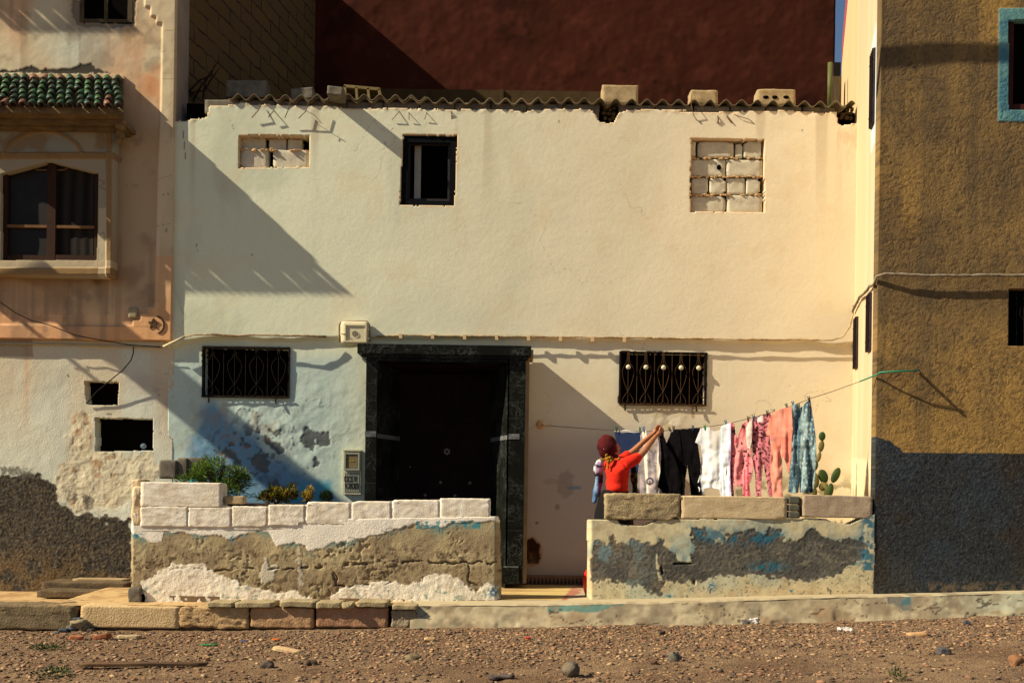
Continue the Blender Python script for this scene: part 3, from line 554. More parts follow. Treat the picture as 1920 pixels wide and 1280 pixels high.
def hc(px, py, X, Z):
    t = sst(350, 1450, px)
    c = (1-t)[..., None]*lin((212, 217, 190)) + t[..., None]*lin((226, 214, 184))  # greenish left to warm right: toning of the light put into the plaster colour
    c = c*(.93+.14*fbm(X, Z, .9, 4, 91))[..., None]
    c = mixc(c, (168, 172, 152), sst(.52, .72, fbm(X, Z*.5, 2.2, 4, 92))*.3*(1-t))
    c = mixc(c, (212, 190, 150), sst(.55, .75, fbm(X, Z, 3.2, 4, 93))*.22)
    drip = sst(.62, .8, vn(X*9, Z*.35, 301))*sst(470, 215, py)*(py < 620); c = mixc(c, (176, 160, 130), drip*.45)
    hair = sst(.0035, .0, np.abs(fbm(X, Z, 1.3, 4, 302)-.5))*sst(.5, .6, fbm(X, Z, .8, 2, 303)); c = mixc(c, (140, 128, 104), hair*.5)
    low = sst(640, 690, py)*sst(740, 600, px); c = mixc(c, (160, 192, 194), low*.6)
    b = sst(14, -14, polysd(px, py, bluea)+(fbm(px, py, .03, 4, 94)-.5)*44); c = mixc(c, (84, 136, 172), b*.8)
    tl = ((px > 560) & (px < 625) & (py > 898) & (py < 935)); tl = sst(10, -6, polysd(px, py, [(566, 908), (622, 902), (622, 940), (550, 940)])+(fbm(px, py, .08, 3, 95)-.5)*14); c = mixc(c, (74, 158, 178), tl*.8)
    # right of the door: greyish pink tone of the doorway shadow painted in, with stains
    pk = (px > 970)*sst(760, 860, py+(px-1100)*.1)*sst(1420, 1180, px); c = mixc(c, (168, 158, 154), pk*.75)
    for (x, y, rx, ry, col, s) in ((1060, 905, 16, 26, (150, 136, 124), .6), (1040, 902, 20, 6, (160, 146, 132), .5), (1045, 950, 5, 6, (130, 116, 104), .6), (1077, 914, 14, 4, (104, 138, 160), .7), (1007, 980, 3, 3, (90, 74, 60), .8)):
        d = ((px-x)/rx)**2+((py-y)/ry)**2+(fbm(px, py, .12, 3, 96)-.5)*1.6; c = mixc(c, col, sst(1.2, .7, d)*s)
    d = ((px-998)/15)**2+((py-1034)/22)**2+(fbm(px, py, .1, 4, 97)-.5)*1.6; c = mixc(c, (168, 120, 60), sst(1.9, 1.2, d)*.6); c = mixc(c, (52, 36, 22), sst(1.15, .95, d))
    lowst = sst(1030, 1090, py)*.4*(px > 960); c = mixc(c, (120, 112, 110), lowst); c = mixc(c, (150, 110, 60), sst(.45, .65, fbm(px, py, .07, 3, 98))*sst(1010, 1060, py)*sst(1010, 985, px)*(px > 960)*.8)
    gr = sst(870, 925, py)*(px > 1380)*sst(.45, .6, fbm(px, py, .09, 4, 99)); c = mixc(c, (122, 116, 80), gr*.75)
    m = hpatch(px, py); c = mixc(c, (92, 98, 98), m)
    ring = np.exp(-(((px-460)/110)**2+((py-800)/80)**2))*sst(.56, .7, fbm(px, py, .05, 4, 100)); c = mixc(c, (150, 122, 100), np.clip(ring, 0, 1)*.45)
    # broken plaster rims are tinted orange
    dd = np.full(px.shape, 1e9)
    for h in HOLES[:3]: dd = np.minimum(dd, np.abs(polysd(px, py, h)))
    dd = np.minimum(dd, np.where(py < 250, np.abs(polysd(px, py, main_out)), 1e9))
    c = mixc(c, (206, 164, 118), sst(3.5, .5, dd+(fbm(px, py, .15, 3, 101)-.5)*6)*.6)
    under = np.exp(-(((px-1240)/70)**2+((py-768)/9)**2)) + np.exp(-(((px-1250)/40)**2+((py-800)/24)**2))*sst(.5, .62, fbm(px, py, .1, 3, 102)); c = mixc(c, (190, 166, 120), np.clip(under, 0, 1)*.6)
    rs = ((np.abs(px-1300) < 3) & (py > 760) & (py < 785)); c = mixc(c, (160, 90, 40), rs*.5)
    mk = strokes(px, py, [[(371, 460), (372, 472)], [(474, 478), (475, 480)], [(1118, 160), (1119, 168)], [(438, 185), (438, 190)], [(1047, 228), (1049, 234)], [(1502, 245), (1503, 250)], [(438, 237), (439, 244)], [(722, 269), (725, 275)], [(735, 246), (737, 243)], [(345, 245), (350, 300)]], .9); c = mixc(c, (70, 62, 52), mk*.8)
    sc = strokes(px, py, [z4([(905, 375), (930, 370), (960, 385), (985, 372), (1000, 392)]), z4([(912, 392), (925, 384), (940, 396)]), z4([(950, 400), (975, 392), (1005, 402)])], 1.2); c = mixc(c, (30, 30, 34), sc*.9)
    st = ((px > 1567) & (px < 1612) & (py > 228) & (py < 320))*sst(.45, .6, fbm(px*.3, py*.1, .5, 3, 7)); c = mixc(c, (170, 120, 64), st*.4*np.exp(-(py-228)/50))
    return c
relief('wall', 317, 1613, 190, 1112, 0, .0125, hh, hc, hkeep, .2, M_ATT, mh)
# block course below the roof
x = 383
cm = M_BLOCK
mbk = MB()
tpx = [383, 449, 517, 583, 650, 718, 787, 853, 920, 988, 1056, 1124]
for a, b in list(zip(tpx[:-1], tpx[1:])) + [(1160, 1228), (1229, 1300), (1301, 1368), (1369, 1435), (1436, 1504), (1505, 1566)]:
    ym = 190+ (a-383)*.0125
    rock('wall_block', a+.7, ym-3, b-.7, ym+24, -.012, .16, M_BLOCK, mh, r=.006, amp=.006, cuts=7, seed=int(a))
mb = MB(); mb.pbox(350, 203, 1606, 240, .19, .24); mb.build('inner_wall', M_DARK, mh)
for i in range(16):
    a = random.choice([1127, 1574]); xx = a+random.uniform(4, 26); yy = random.uniform(204, 228)
    if i > 9: continue
for (cx0, cx1) in ((1128, 1156), (1574, 1604)):
    mb = MB()
    for r_ in range(3):
        for q in range(3):
            c_ = P(cx0+5+q*9+random.uniform(-2, 2), 205+r_*9+random.uniform(-2, 2), .09); mb.ell(c_, (random.uniform(.02, .034), .03, random.uniform(.02, .03)), None, 8, 6)
    tag(mb.build('rubble_infill', mat('rubble_brown', (74, 60, 40), (100, 84, 58), bump=1, bsc=40), mh), kind='stuff')
# body of the house behind the plaster
mb = MB(); a = P(352, 250, .27)
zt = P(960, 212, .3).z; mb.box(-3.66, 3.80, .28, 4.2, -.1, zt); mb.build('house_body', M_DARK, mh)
# roof sheets
def corr(a, b, yc, name='roof_sheet', dy=0.0):
    """one corrugated sheet between photo columns a and b"""
    Ye = -.075; xa = P(a, yc, Ye).x; xb = P(b, yc, Ye).x; zc = P((a+b)/2, 182+((a+b)/2-415)*.0126+yc, Ye).z
    n = int((xb-xa)/.0125); m = MB(); th = .009
    for j, (Y, dz) in enumerate([(Ye+dy, 0), (Ye+1.9, .12)]):
        for k in range(n+1):
            X = xa+(xb-xa)*k/n; z = zc+dz+.031*math.sin(2*math.pi*X/.1725)+.004*math.sin(X*3); m.v.append((X, Y, z)); m.v.append((X, Y, z+th))
    N_ = 2*(n+1)
    for k in range(n):
        a0 = 2*k; m.f.append((a0, a0+2, a0+3, a0+1)); m.f.append((a0+1, a0+3, N_+a0+3, N_+a0+1)); m.f.append((a0+2, a0, N_+a0, N_+a0+2)); m.f.append((N_+a0+1, N_+a0+3, N_+a0+2, N_+a0))
    m.f.append((0, 1, N_+1, N_)); e = 2*n; m.f.append((e+1, e, N_+e, N_+e+1))
    return m.build(name, M_ROOF, rf, True)
rf = link('roof', MB().box(-3.3, 3.85, .4, .44, P(960, 192, .4).z-.13, P(960, 192, .4).z-.105).build('tmp', None).data, M_WOODD, mh)
for o in [o for o in bpy.data.objects if o.name.startswith('tmp')]: bpy.data.objects.remove(o)
sheets = [(431, 620, 0), (515, 720, 2.6), (596, 800, -1.5), (680, 890, 1.5), (770, 1010, 2.5), (900, 1110, .5), (1010, 1190, 0), (1165, 1370, -1), (1340, 1590, -.3), (1560, 1607, -3)]
for i, (a, b, yc) in enumerate(sheets): corr(a, b, yc, dy=.012*(i % 2))

# openings: infill and dark rooms
def room(h, dep=.9, y0=.2):
    xs_ = [q[0] for q in h]; ys_ = [q[1] for q in h]; m = MB()
    a = P(min(xs_)-6, min(ys_)-6, y0); b = P(max(xs_)+6, max(ys_)+6, y0)
    return m, a, b
infA = [(450, 256, 498, 284), (503, 258, 537, 283), (538, 259, 567, 283), (450, 279, 503, 318), (511, 281, 580, 316)]
w1 = link('window_opening', MB().pbox(448, 254, 583, 320, .17, .2).build('tmp', None).data, M_DARK, mh)
bpy.data.objects.remove([o for o in bpy.data.objects if o.name.startswith('tmp')][0])
for i, (a, b, c, d) in enumerate(infA):
    rock('infill_block', a+1, b+(2 if i < 3 else 0), c-.5, d, .015+(.05 if i < 3 else -.01), .14, M_INFILL, w1, r=.012, amp=.006, cuts=9, seed=300+i, nf=14, chip=.03)
mb = MB()
for i in range(60):
    x = random.uniform(452, 578); mb.ell(P(x, random.choice([316, 316, 281])+random.uniform(-2, 2), -.02+random.uniform(0, .03)), (random.uniform(.01, .03), .02, random.uniform(.006, .014)), None, 7, 5)
tag(mb.build('mortar', M_MORTAR, w1), kind='stuff')
w3 = link('window_opening', MB().pbox(1291, 260, 1434, 402, .17, .2).build('tmp', None).data, M_DARK, mh)
bpy.data.objects.remove([o for o in bpy.data.objects if o.name.startswith('tmp')][0])
infB = [(1295, 264, 1305, 294), (1308, 265, 1376, 296), (1378, 270, 1393, 296), (1394, 264, 1428, 297), (1295, 298, 1361, 331), (1362, 299, 1430, 332), (1297, 333, 1328, 365), (1330, 333, 1362, 365), (1362, 333, 1397, 365), (1399, 334, 1426, 365), (1295, 367, 1361, 399), (1363, 366, 1430, 400)]
for i, (a, b, c, d) in enumerate(infB):
    rock('infill_block', a+.5, b+.5, c-.5, d-.5, .0+random.uniform(0, .012), .14, M_INFILL, w3, r=.012, amp=.006, cuts=9, seed=330+i, nf=14, chip=.04)
mb = MB()
for i in range(110):
    r_ = random.choice([297, 332, 366]); x = random.uniform(1296, 1428); mb.ell(P(x, r_+random.uniform(-1.5, 1.5), .0), (random.uniform(.008, .03), .014, random.uniform(.005, .011)), None, 7, 5)
tag(mb.build('mortar', M_MORTAR, w3), kind='stuff')
mb = MB(); mb.ell(P(1348, 314, -.002), (.026, .012, .03)); mb.build('hole', M_DARK, w3)

def frame4(h, wd, Y0, Y1, m):
    """frame inside quad h (tl, tr, br, bl) of width wd px"""
    tl, tr, br, bl = h
    xs0, xs1, t, b = min(tl[0], bl[0]), max(tr[0], br[0]), tl[1], bl[1]
    A = P((tl[0]+bl[0])/2, (t+b)/2, Y0); B = P((tr[0]+br[0])/2, (tr[1]+br[1])/2, Y0); T = P((tl[0]+tr[0])/2, (tl[1]+tr[1])/2, Y0); U = P((bl[0]+br[0])/2, (bl[1]+br[1])/2, Y0)
    q = wd*(D+Y0)/F
    m.box(A.x, A.x+q, Y0, Y1, U.z, T.z); m.box(B.x-q, B.x, Y0, Y1, U.z, T.z); m.box(A.x+q, B.x-q, Y0+.001, Y1, T.z-q, T.z); m.box(A.x+q, B.x-q, Y0+.001, Y1, U.z, U.z+q); return A.x, B.x, U.z, T.z
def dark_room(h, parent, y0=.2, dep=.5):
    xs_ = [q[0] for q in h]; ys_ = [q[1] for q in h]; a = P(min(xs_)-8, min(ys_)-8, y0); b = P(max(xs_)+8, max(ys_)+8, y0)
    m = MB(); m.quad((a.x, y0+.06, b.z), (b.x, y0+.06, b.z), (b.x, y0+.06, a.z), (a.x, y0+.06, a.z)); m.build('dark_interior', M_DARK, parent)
M_BLK = mat('black_blue_paint', (7, 9, 12), (13, 17, 22), sc=25, rough=.85, spec=.08, bump=.8, bsc=60, bd=.006)
mb = MB(); frame4([(755, 254), (859, 257), (853, 389), (750, 388)], 12, -.03, .02, mb); w2 = mb.build('window', M_BLK, mh)
dark_room(W2, w2)
mb = MB(); frame4([(767, 266), (846, 268), (841, 377), (762, 376)], 4, .03, .08, mb); mb.build('sash', mat('sash_paint', (44, 40, 44), (56, 50, 52)), w2)
mb = MB(); mb.pbox(777, 273, 789, 376, .1, .13); mb.build('shutter', mat('pale_shutter', (150, 150, 140), (170, 166, 152)), w2)

def grille(h, n, balls, name_m):
    """wrought iron grille over an opening"""
    mb = MB(); A, B, z0, z1 = frame4([(h[0][0]-1, h[0][1]-1), (h[1][0]+1, h[1][1]-1), (h[2][0]+1, h[2][1]+1), (h[3][0]-1, h[3][1]+1)], 3.2, -.02, .05, mb)
    wn = mb.build('window', M_IRON, mh); dark_room(h, wn)
    g = MB(); W = (B-A); H = z1-z0; Yg = -.03; s = W/n; rr = .0032
    def q(u, v, dy=0): return (A+u*s, Yg+dy, z0+v*H)
    for k in range(1, n): g.tube([q(k, 0), q(k, 1)], rr)
    for k in range(n):
        c = k+.5
        g.tube([q(c, .0), q(c, 1)], rr)
        for sg in (-1, 1):
            g.tube([q(c+sg*a_, b_, -.004*sg) for a_, b_ in ((.04, 1), (.06, .85), (.1, .78), (.24, .72), (.33, .64), (.3, .52), (.2, .4), (.08, .3), (0, .24), (-.12, .2), (-.27, .12), (-.32, .06), (-.24, .02), (-.1, .03), (0, .1))], rr, 5)
    g.tube([q(0, .0), q(n, .0)], .007); g.build('grille', name_m, wn)
    if balls:
        for k in range(n):
            b = MB(); b.ell(q(k+.5, .70, -.02), (.027, .02, .027)); b.build('glass_ball', mat('pale_glass_ball', (196, 190, 160), (206, 200, 172), rough=.4, bump=0), wn, True)
    f = MB()
    for u in (.35, n-.6): MB().tube([q(u, 0), q(u, -.12, -.01)], .008).build('fixing', M_IRON, wn)
    return wn
grille(G1, 4, False, mat('old_iron', (34, 28, 25), (46, 38, 32), rough=.9, spec=.1)); grille(G2, 5, True, mat('brown_iron', (60, 42, 28), (78, 56, 36), rough=.9, spec=.1))

# doorway surround, projecting
DY = -.55
ds = MB(); ds.pbox(684, 668, 705, 1093, DY, -.02); ds.pbox(953, 668, 983, 1093, DY, -.02); ds.pbox(705.1, 668, 952.9, 678, DY+.003, -.02)
door_root = ds.build('door', MARBLE, mh)
m = MB(); m.pbox(670, 646, 996, 664, DY-.06, -.04); m.pbox(678, 664.1, 990, 671, DY-.03, -.04); m.build('lintel', MARBLE, door_root)
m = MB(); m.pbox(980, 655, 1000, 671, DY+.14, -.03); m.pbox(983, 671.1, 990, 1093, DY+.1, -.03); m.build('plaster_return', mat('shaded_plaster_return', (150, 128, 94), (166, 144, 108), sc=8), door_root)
# splayed reveals and leaf
def PX(px, py, Y): return P(px, py, Y)
m = MB()
a0, a1 = P(705.2, 678, DY+.004), P(705.2, 1093, DY+.004); b0 = P(753, 684, .1); b1 = P(753, 1093, .1)
zt = a0.z; m.hexa([(a0.x, DY+.004, 0), (b0.x, .1, 0), (b0.x, .14, 0), (a0.x-.0, .14, 0), (a0.x, DY+.004, zt), (b0.x, .1, zt), (b0.x, .14, zt), (a0.x, .14, zt)])
c0 = P(952.7, 678, DY+.004); d0 = P(921, 684, .1)
m.hexa([(d0.x, .1, 0), (c0.x, DY+.004, 0), (c0.x, .14, 0), (d0.x, .14, 0), (d0.x, .1, zt), (c0.x, DY+.004, zt), (c0.x, .14, zt), (d0.x, .14, zt)])
m.build('reveal', MARBLE, door_root)
M_DOOR = mat('black_metal_door', (22, 14, 12), (30, 20, 16), rough=.8, spec=.06, bump=.2, bsc=30)
m = MB(); zl = P(838, 700, .08).z; m.box(b0.x-.02, d0.x+.02, .08, .12, 0, zl+.0); xc = (b0.x+d0.x)/2
for k in range(13):
    an = math.pi*(k+.5)/13; r1 = .75
    m.tube([(xc+.1*math.cos(an), .075, 1.75+.1*math.sin(an)), (xc+.42*math.cos(an), .075, 1.75+.55*math.sin(an))], .006, 4)
leaf = m.build('door_leaf', M_DOOR, door_root)
m = MB(); m.box(a0.x-.0, c0.x, -.3, .1, zl+.02, zt+.05); m.build('head', M_DOOR, door_root)
m = MB(); m.pbox(728, 681, 930, 682, -.305, -.30); m.build('red_strip', mat('dull_red_strip', (90, 20, 14)), door_root)
M_STUD = mat('grey_stud', (96, 92, 88), (110, 106, 100), rough=.7, bump=0)
for i, (x, y, r_) in enumerate([(826, 904, .017), (881, 905, .019), (797, 928, .018), (853, 929, .018), (769, 875, .01)]):
    m = MB(); m.ell(P(x, y, .07), (r_, .012, r_)); m.build('stud', M_STUD, leaf, True)
m = MB()
for k in range(6):
    an = math.pi/2+2*math.pi*k/6; m.ell(P(838, 846, .07)+Vector((.026*math.cos(an), 0, .026*math.sin(an))), (.014, .01, .014))
m.build('flower_boss', M_STUD, leaf, True)
M_WM = mat('white_marble_band', (116, 118, 116), (74, 78, 78), sc=14, bump=0, rough=.4, grain=.2)
MB().pbox(953.5, 813, 974, 823, DY-.004, DY+.02).build('marble_band', M_WM, door_root); m = MB(); m.pbox(684, 808, 705, 818.5, DY-.004, DY+.02)
va, vb = P(705, 812, DY+.004).z, P(705, 820, DY+.004).z
m.hexa([(a0.x, DY, vb), (b0.x, .095, vb), (b0.x, .11, vb), (a0.x, .11, vb), (a0.x, DY, va), (b0.x, .095, va), (b0.x, .11, va), (a0.x, .11, va)])
m.build('marble_band', M_WM, door_root); m = MB(); m.hexa([(d0.x, .095, vb), (c0.x, DY, vb), (c0.x, .11, vb), (d0.x, .11, vb), (d0.x, .095, va), (c0.x, DY, va), (c0.x, .11, va), (d0.x, .11, va)])
m.build('marble_band', M_WM, door_root); MB().pbox(944, 1061, 972, 1063.5, DY-.012, DY).build('marble_band', M_WM, door_root)
m = MB(); m.pbox(942, 1064, 972.5, 1094, DY-.01, DY-.001); m.build('plinth', MARBLE, door_root)
m = MB()
for (xa, xb) in ((684, 705), (953, 983)):
    for yy in (718, 750, 780, 905, 990): MB().pbox(xa, yy+(xa > 900)*4, xb, yy+.7+(xa > 900)*4, DY-.0015, DY+.01).build('tile_joint', mat('tile_joint', (60, 62, 58)), door_root)
# skirting with pointed brown tiles
m = MB(); m.pbox(984, 1078, 1110, 1096.5, -.03, -.01); sk = m.build('skirting', mat('skirting_cream', (120, 96, 72), (134, 108, 82)), mh)
m = MB()
for k in range(17):
    x = 988+k*7.2; a = P(x, 1095, -.036); s_ = 1/170
    m.prism([(a.x-2.6*s_, a.z), (a.x+2.6*s_, a.z), (a.x+2.6*s_, a.z+5*s_), (a.x+.9*s_, a.z+8*s_), (a.x+1.6*s_, a.z+10*s_), (a.x, a.z+13*s_), (a.x-1.6*s_, a.z+10*s_), (a.x-.9*s_, a.z+8*s_), (a.x-2.6*s_, a.z+5*s_)], -.036, -.028)
m.build('pointed_tile', mat('brown_tile', (44, 26, 18), (56, 34, 24), rough=.5), sk)
# =================================================================== LEFT HOUSE
YL = -.06; XL = P(327, 300, YL).x
lh_ = thing('left_house', (-5, -.03, -.2), 'left peeling house with a green tiled canopy above its arched window and salmon stained plaster', 'house')
def zz1(p): return zp(p, 0, 0, 3.765)
def zz2(p): return zp(p, 0, 300, 3.556)
def zz3(p): return zp(p, 0, 600, 3.556)
field = [(-200, -200), (272, -200), (272, 14), (283, 14), (283, 32), (294, 32), (294, 45), (305, 45), (302, 200), (297, 300), (293, 480), (291, 575.6), (277, 575.6), (277, 588), (264, 588), (264, 599.5), (250, 599.5), (250, 611), (-200, 606)]
TW = [(150, -120), (249, -120), (247, 44), (152, 42)]
chip = zz1([(0, 510), (10, 490), (40, 490), (60, 505), (130, 500), (180, 470), (240, 460), (270, 490), (340, 485), (430, 490), (520, 480), (560, 455), (640, 448), (680, 490), (740, 500), (790, 518), (400, 519)])
twp = zz1([(510, 120), (540, 170), (610, 200), (660, 180), (720, 195), (800, 205), (880, 185), (950, 180), (960, 0), (505, 0)])
def ulh(px, py, X, Z):
    f = sst(1.2, -1.2, polysd(px, py, field)); ap = pm(px, py, twp, 3, .15, .8, 110)
    return (1-f)*.02 + (fbm(X, Z, 1.6, 3, 111)-.5)*.016 + (fbm(X, Z, 12, 3, 112)-.5)*.004 - pm(px, py, chip, 4, .2, .7, 113)*.006 - ap*.015 - .01*sst(4, 0, np.abs(py-611))*0
def ulc(px, py, X, Z):
    f = sst(1.2, -1.2, polysd(px, py, field))
    c = ones(px, (208, 194, 160)); st = fbm(X, Z*.35, 1.6, 4, 114)
    c = mixc(c, (206, 152, 108), sst(.45, .62, st)*.6*f); c = mixc(c, (196, 206, 192), np.exp(-(((px-150)/60)**2+((py-90)/50)**2))*.7)
    c = mixc(c, (204, 140, 92), f*np.clip(sst(40, 0, np.abs(px-285))*sst(50, 120, py)*sst(260, 160, py), 0, 1)*sst(.35, .6, fbm(X, Z, 3, 3, 115))*.8)
    low = sst(540, 620, py); c = mixc(c, (214, 154, 106), low*.8); c = mixc(c, (218, 190, 146), low*sst(.5, .65, fbm(X, Z, 1.8, 3, 116))*.7)
    midr = sst(180, 260, py)*sst(600, 560, py)*f; c = mixc(c, (172, 144, 112), midr*.75); c = mixc(c, (140, 112, 86), midr*sst(.5, .7, fbm(X, Z, 2.4, 4, 117))*.6)  # middle turned grey brown: shade below the canopy put into the wall colour
    dr = (py > 515)*(py < 590)*(px < 215); c = mixc(c, (150, 126, 100), dr*sst(.35, .8, vn(X*34, Z*1.6, 4)*.6+fbm(X, Z, 5, 3, 4)*.5)*.45)
    stain = np.exp(-(((px-185)/14)**2+((py-522)/14)**2)); c = mixc(c, (86, 62, 30), np.clip(stain*1.4, 0, 1)*.8)
    stn = sst(.5, .75, vn(X*14, Z*.6, 310))*sst(.35, .6, fbm(X, Z, 1.2, 3, 311)); c = mixc(c, (148, 122, 96), stn*.45); c = mixc(c, (120, 104, 88), sst(.56, .72, fbm(X, Z, 3.5, 5, 312, .6))*.4)
    ap = pm(px, py, twp, 3, .15, .8, 110); c = mixc(c, (112, 104, 88), ap); c = mixc(c, (70, 66, 58), pm(px, py, chip, 4, .2, .7, 113))
    dp = ((py < 62) & (py > -100))*f*sst(.4, .6, fbm(X, Z, 1.5, 3, 118)); c = mixc(c, (150, 132, 108), dp*.4)
    pil = 1-f; c = mixc(c, (200, 180, 146), pil*.4*(py < 560)); c = mixc(c, (214, 160, 108), pil*(py > 480)*(px > 200)*.55)
    yl = ((px > 236) & (px < 250) & (py > 52) & (py < 76))*(vn(px*.4, py*.05, 3) > .55); c = mixc(c, (196, 160, 60), yl*.6)
    jl = strokes(px, py, [[(304, 98), (329, 97)], [(303, 150), (328, 149)], [(305, 58), (330, 60)], [(298, 338), (322, 330)], [(294, 425), (320, 420)], [(220, 345), (260, 347)], [(150, 611), (290, 613)], [(0, 608), (150, 611)]], .6); c = mixc(c, (120, 96, 72), jl*.5)
    mk = strokes(px, py, [[(228, 295), (226, 303)], [(314, 430), (312, 436)], [(316, 363), (317, 366)], [(308, 365), (308, 367)]], 1.2); c = mixc(c, (60, 46, 34), mk*.7)
    return c
relief('upper_wall', -90, 327, -60, 636, YL, .0115, ulh, ulc, lambda px, py: polysd(px, py, TW) > (fbm(px, py, .12, 3, 1)-.5)*4, .07, M_ATT, lh_)
# ground floor wall with rough dado
dado = [(-200, 893), (20, 892), (93, 894), (100, 905), (104, 915), (112, 928), (106, 940), (125, 950), (141, 964), (165, 962), (191, 966), (202, 975), (225, 970), (246, 972), (246, 1200), (-200, 1200)]
fuzz = zz3([(0, 985), (60, 975), (120, 990), (220, 985), (210, 1030), (0, 1040)])
rubb = zz3([(480, 640), (560, 620), (620, 700), (600, 880), (700, 900), (1000, 890), (1050, 1000), (1060, 1100), (900, 1150), (780, 1280), (500, 1280), (380, 1180), (360, 1050), (440, 930), (460, 760)])
O1 = [(159, 714), (223, 716), (222, 760), (161, 758)]; O2 = [(178, 783), (288, 785), (287, 844), (179, 846)]
def llh(px, py, X, Z):
    d = pm(px, py, dado, 14, .07, 2.5, 120); r_ = pm(px, py, rubb, 16, .05, 8, 121)*(1-d)
    fd = sst(322, 300, px)
    return fd*(d*((fbm(X, Z, 55, 2, 123, .8)-.5)*.009+(fbm(X, Z, 14, 2, 23)-.5)*.004+.002) + r_*((fbm(X, Z, 7.5, 5, 124, .6)-.5)*.030) + (fbm(X, Z, 1.5, 3, 125)-.5)*.02 + (1-d)*(fbm(X, Z, 10, 3, 126)-.5)*.005 + 0)
def llc(px, py, X, Z):
    d = pm(px, py, dado, 14, .07, 2.5, 120); r_ = pm(px, py, rubb, 16, .05, 8, 121)*(1-d)
    c = ones(px, (208, 212, 194)); c = mixc(c, (208, 180, 138), sst(.52, .68, fbm(X, Z*.4, 1.4, 3, 127))*.5*sst(900, 700, py)); c = mixc(c, (186, 192, 176), np.exp(-(((px-100)/40)**2+((py-690)/60)**2))*.4)
    c = mixc(c, (204, 150, 100), np.exp(-np.abs(px-50)/5)*sst(860, 700, py)*.5)
    c = mixc(c, (208, 194, 160), r_*.7); c = mixc(c, (150, 112, 78), r_*sst(.54, .68, fbm(X, Z, 7, 4, 128))*.7); c = mixc(c, (222, 212, 178), r_*sst(.55, .68, fbm(X, Z, 5, 3, 129))*.6)
    c = mixc(c, (160, 84, 50), np.exp(-(((px-142)/9)**2+((py-800)/20)**2))*sst(.45, .6, fbm(px, py, .08, 3, 130))*.8)
    c = mixc(c, (84, 78, 70), np.exp(-(((px-150)/40)**2+((py-935)/26)**2))*sst(.48, .6, fbm(px, py, .06, 4, 131))*.9*(1-d))
    br = np.exp(-(((px-325)/35)**2+((py-770)/50)**2)); c = mixc(c, (166, 144, 124), np.clip(br*1.2, 0, 1)*.5); c = mixc(c, (60, 46, 40), br*sst(.66, .7, fbm(px, py, .1, 3, 132)))
    c = mixc(c, (170, 150, 134), np.exp(-(((px-270)/40)**2+((py-720)/25)**2))*.5)
    sp = strokes(px, py, [zz3([(1225, 350), (1230, 420)]), zz3([(450, 365), (458, 375)]), zz3([(750, 890), (765, 895)]), zz3([(715, 625), (740, 628)]), zz3([(1195, 575), (1215, 575)])], 1.6); c = mixc(c, (96, 70, 50), sp*.8)
    c = mixc(c, (76, 72, 64), d); c = mixc(c, (116, 102, 80), d*sst(.54, .64, fbm(X, Z, 50, 2, 133))*(.5+.4*sst(990, 1060, py))); c = mixc(c, (48, 44, 40), d*sst(.5, .62, fbm(X, Z, 44, 2, 134))*.7); c = mixc(c, (124, 100, 66), d*sst(1000, 1090, py)*sst(.42, .62, fbm(X, Z, 7, 4, 135))*.55)
    fz = pm(px, py, fuzz, 8, .12, 2, 136)*sst(.3, .55, fbm(px, py, .15, 3, 137)); c = mixc(c, (90, 86, 76), fz*.8)
    c = mixc(c, (120, 96, 74), (py < 668)*(px < 62)*.5)
    return c
def llk(px, py):
    nz = (fbm(px, py, .1, 3, 138)-.5)*4; return (polysd(px, py, O1) > nz) & (polysd(px, py, O2) > nz)
relief('ground_floor_wall', -90, 324, 622, 1150, -.002, .0085, llh, llc, llk, .2, M_ATTR, lh_)
mb = MB(); mb.box(-9, XL-.004, -.03, .42, P(200, 640, 0).z+.03, 8.6); mb.box(-9, -4.7-.9, .21, 3, -.4, 4); mb.box(-9, P(160, 0, 0).x-.3, -.05, .42, P(100, -60, YL).z-.0, 8.6)
mb.build('side_wall', mat('greyish_plaster', (138, 128, 116), (160, 146, 128), sc=3, bump=.3, bsc=40), lh_)
for h in (O1, O2):
    xs_ = [q[0] for q in h]; ys_ = [q[1] for q in h]
    mb = MB(); mb.pbox(min(xs_)-5, min(ys_)-5, max(xs_)+5, max(ys_)+5, .16, .2); o = mb.build('wall_opening', M_DARK, lh_)
mb = MB(); c = P(269, 836, .1); mb.ell(c, (.035, .02, .03)); mb.build('pale_rag', mat('pale_rag', (90, 104, 120)), o)
# top window
mb = MB(); mb.pbox(146, -125, 254, 48, -.04, -.032); tw = mb.build('window', M_DARK, lh_)
mb = MB(); mb.pbox(150, -118, 158, 42, -.055, -.041); mb.pbox(196, -118, 203, 42, -.052, -.041); mb.pbox(240, -118, 249, 42, -.055, -.041); mb.pbox(158.2, 36, 239.8, 42, -.053, -.041); mb.build('frame', mat('olive_frame', (64, 54, 34), (84, 72, 46)), tw)
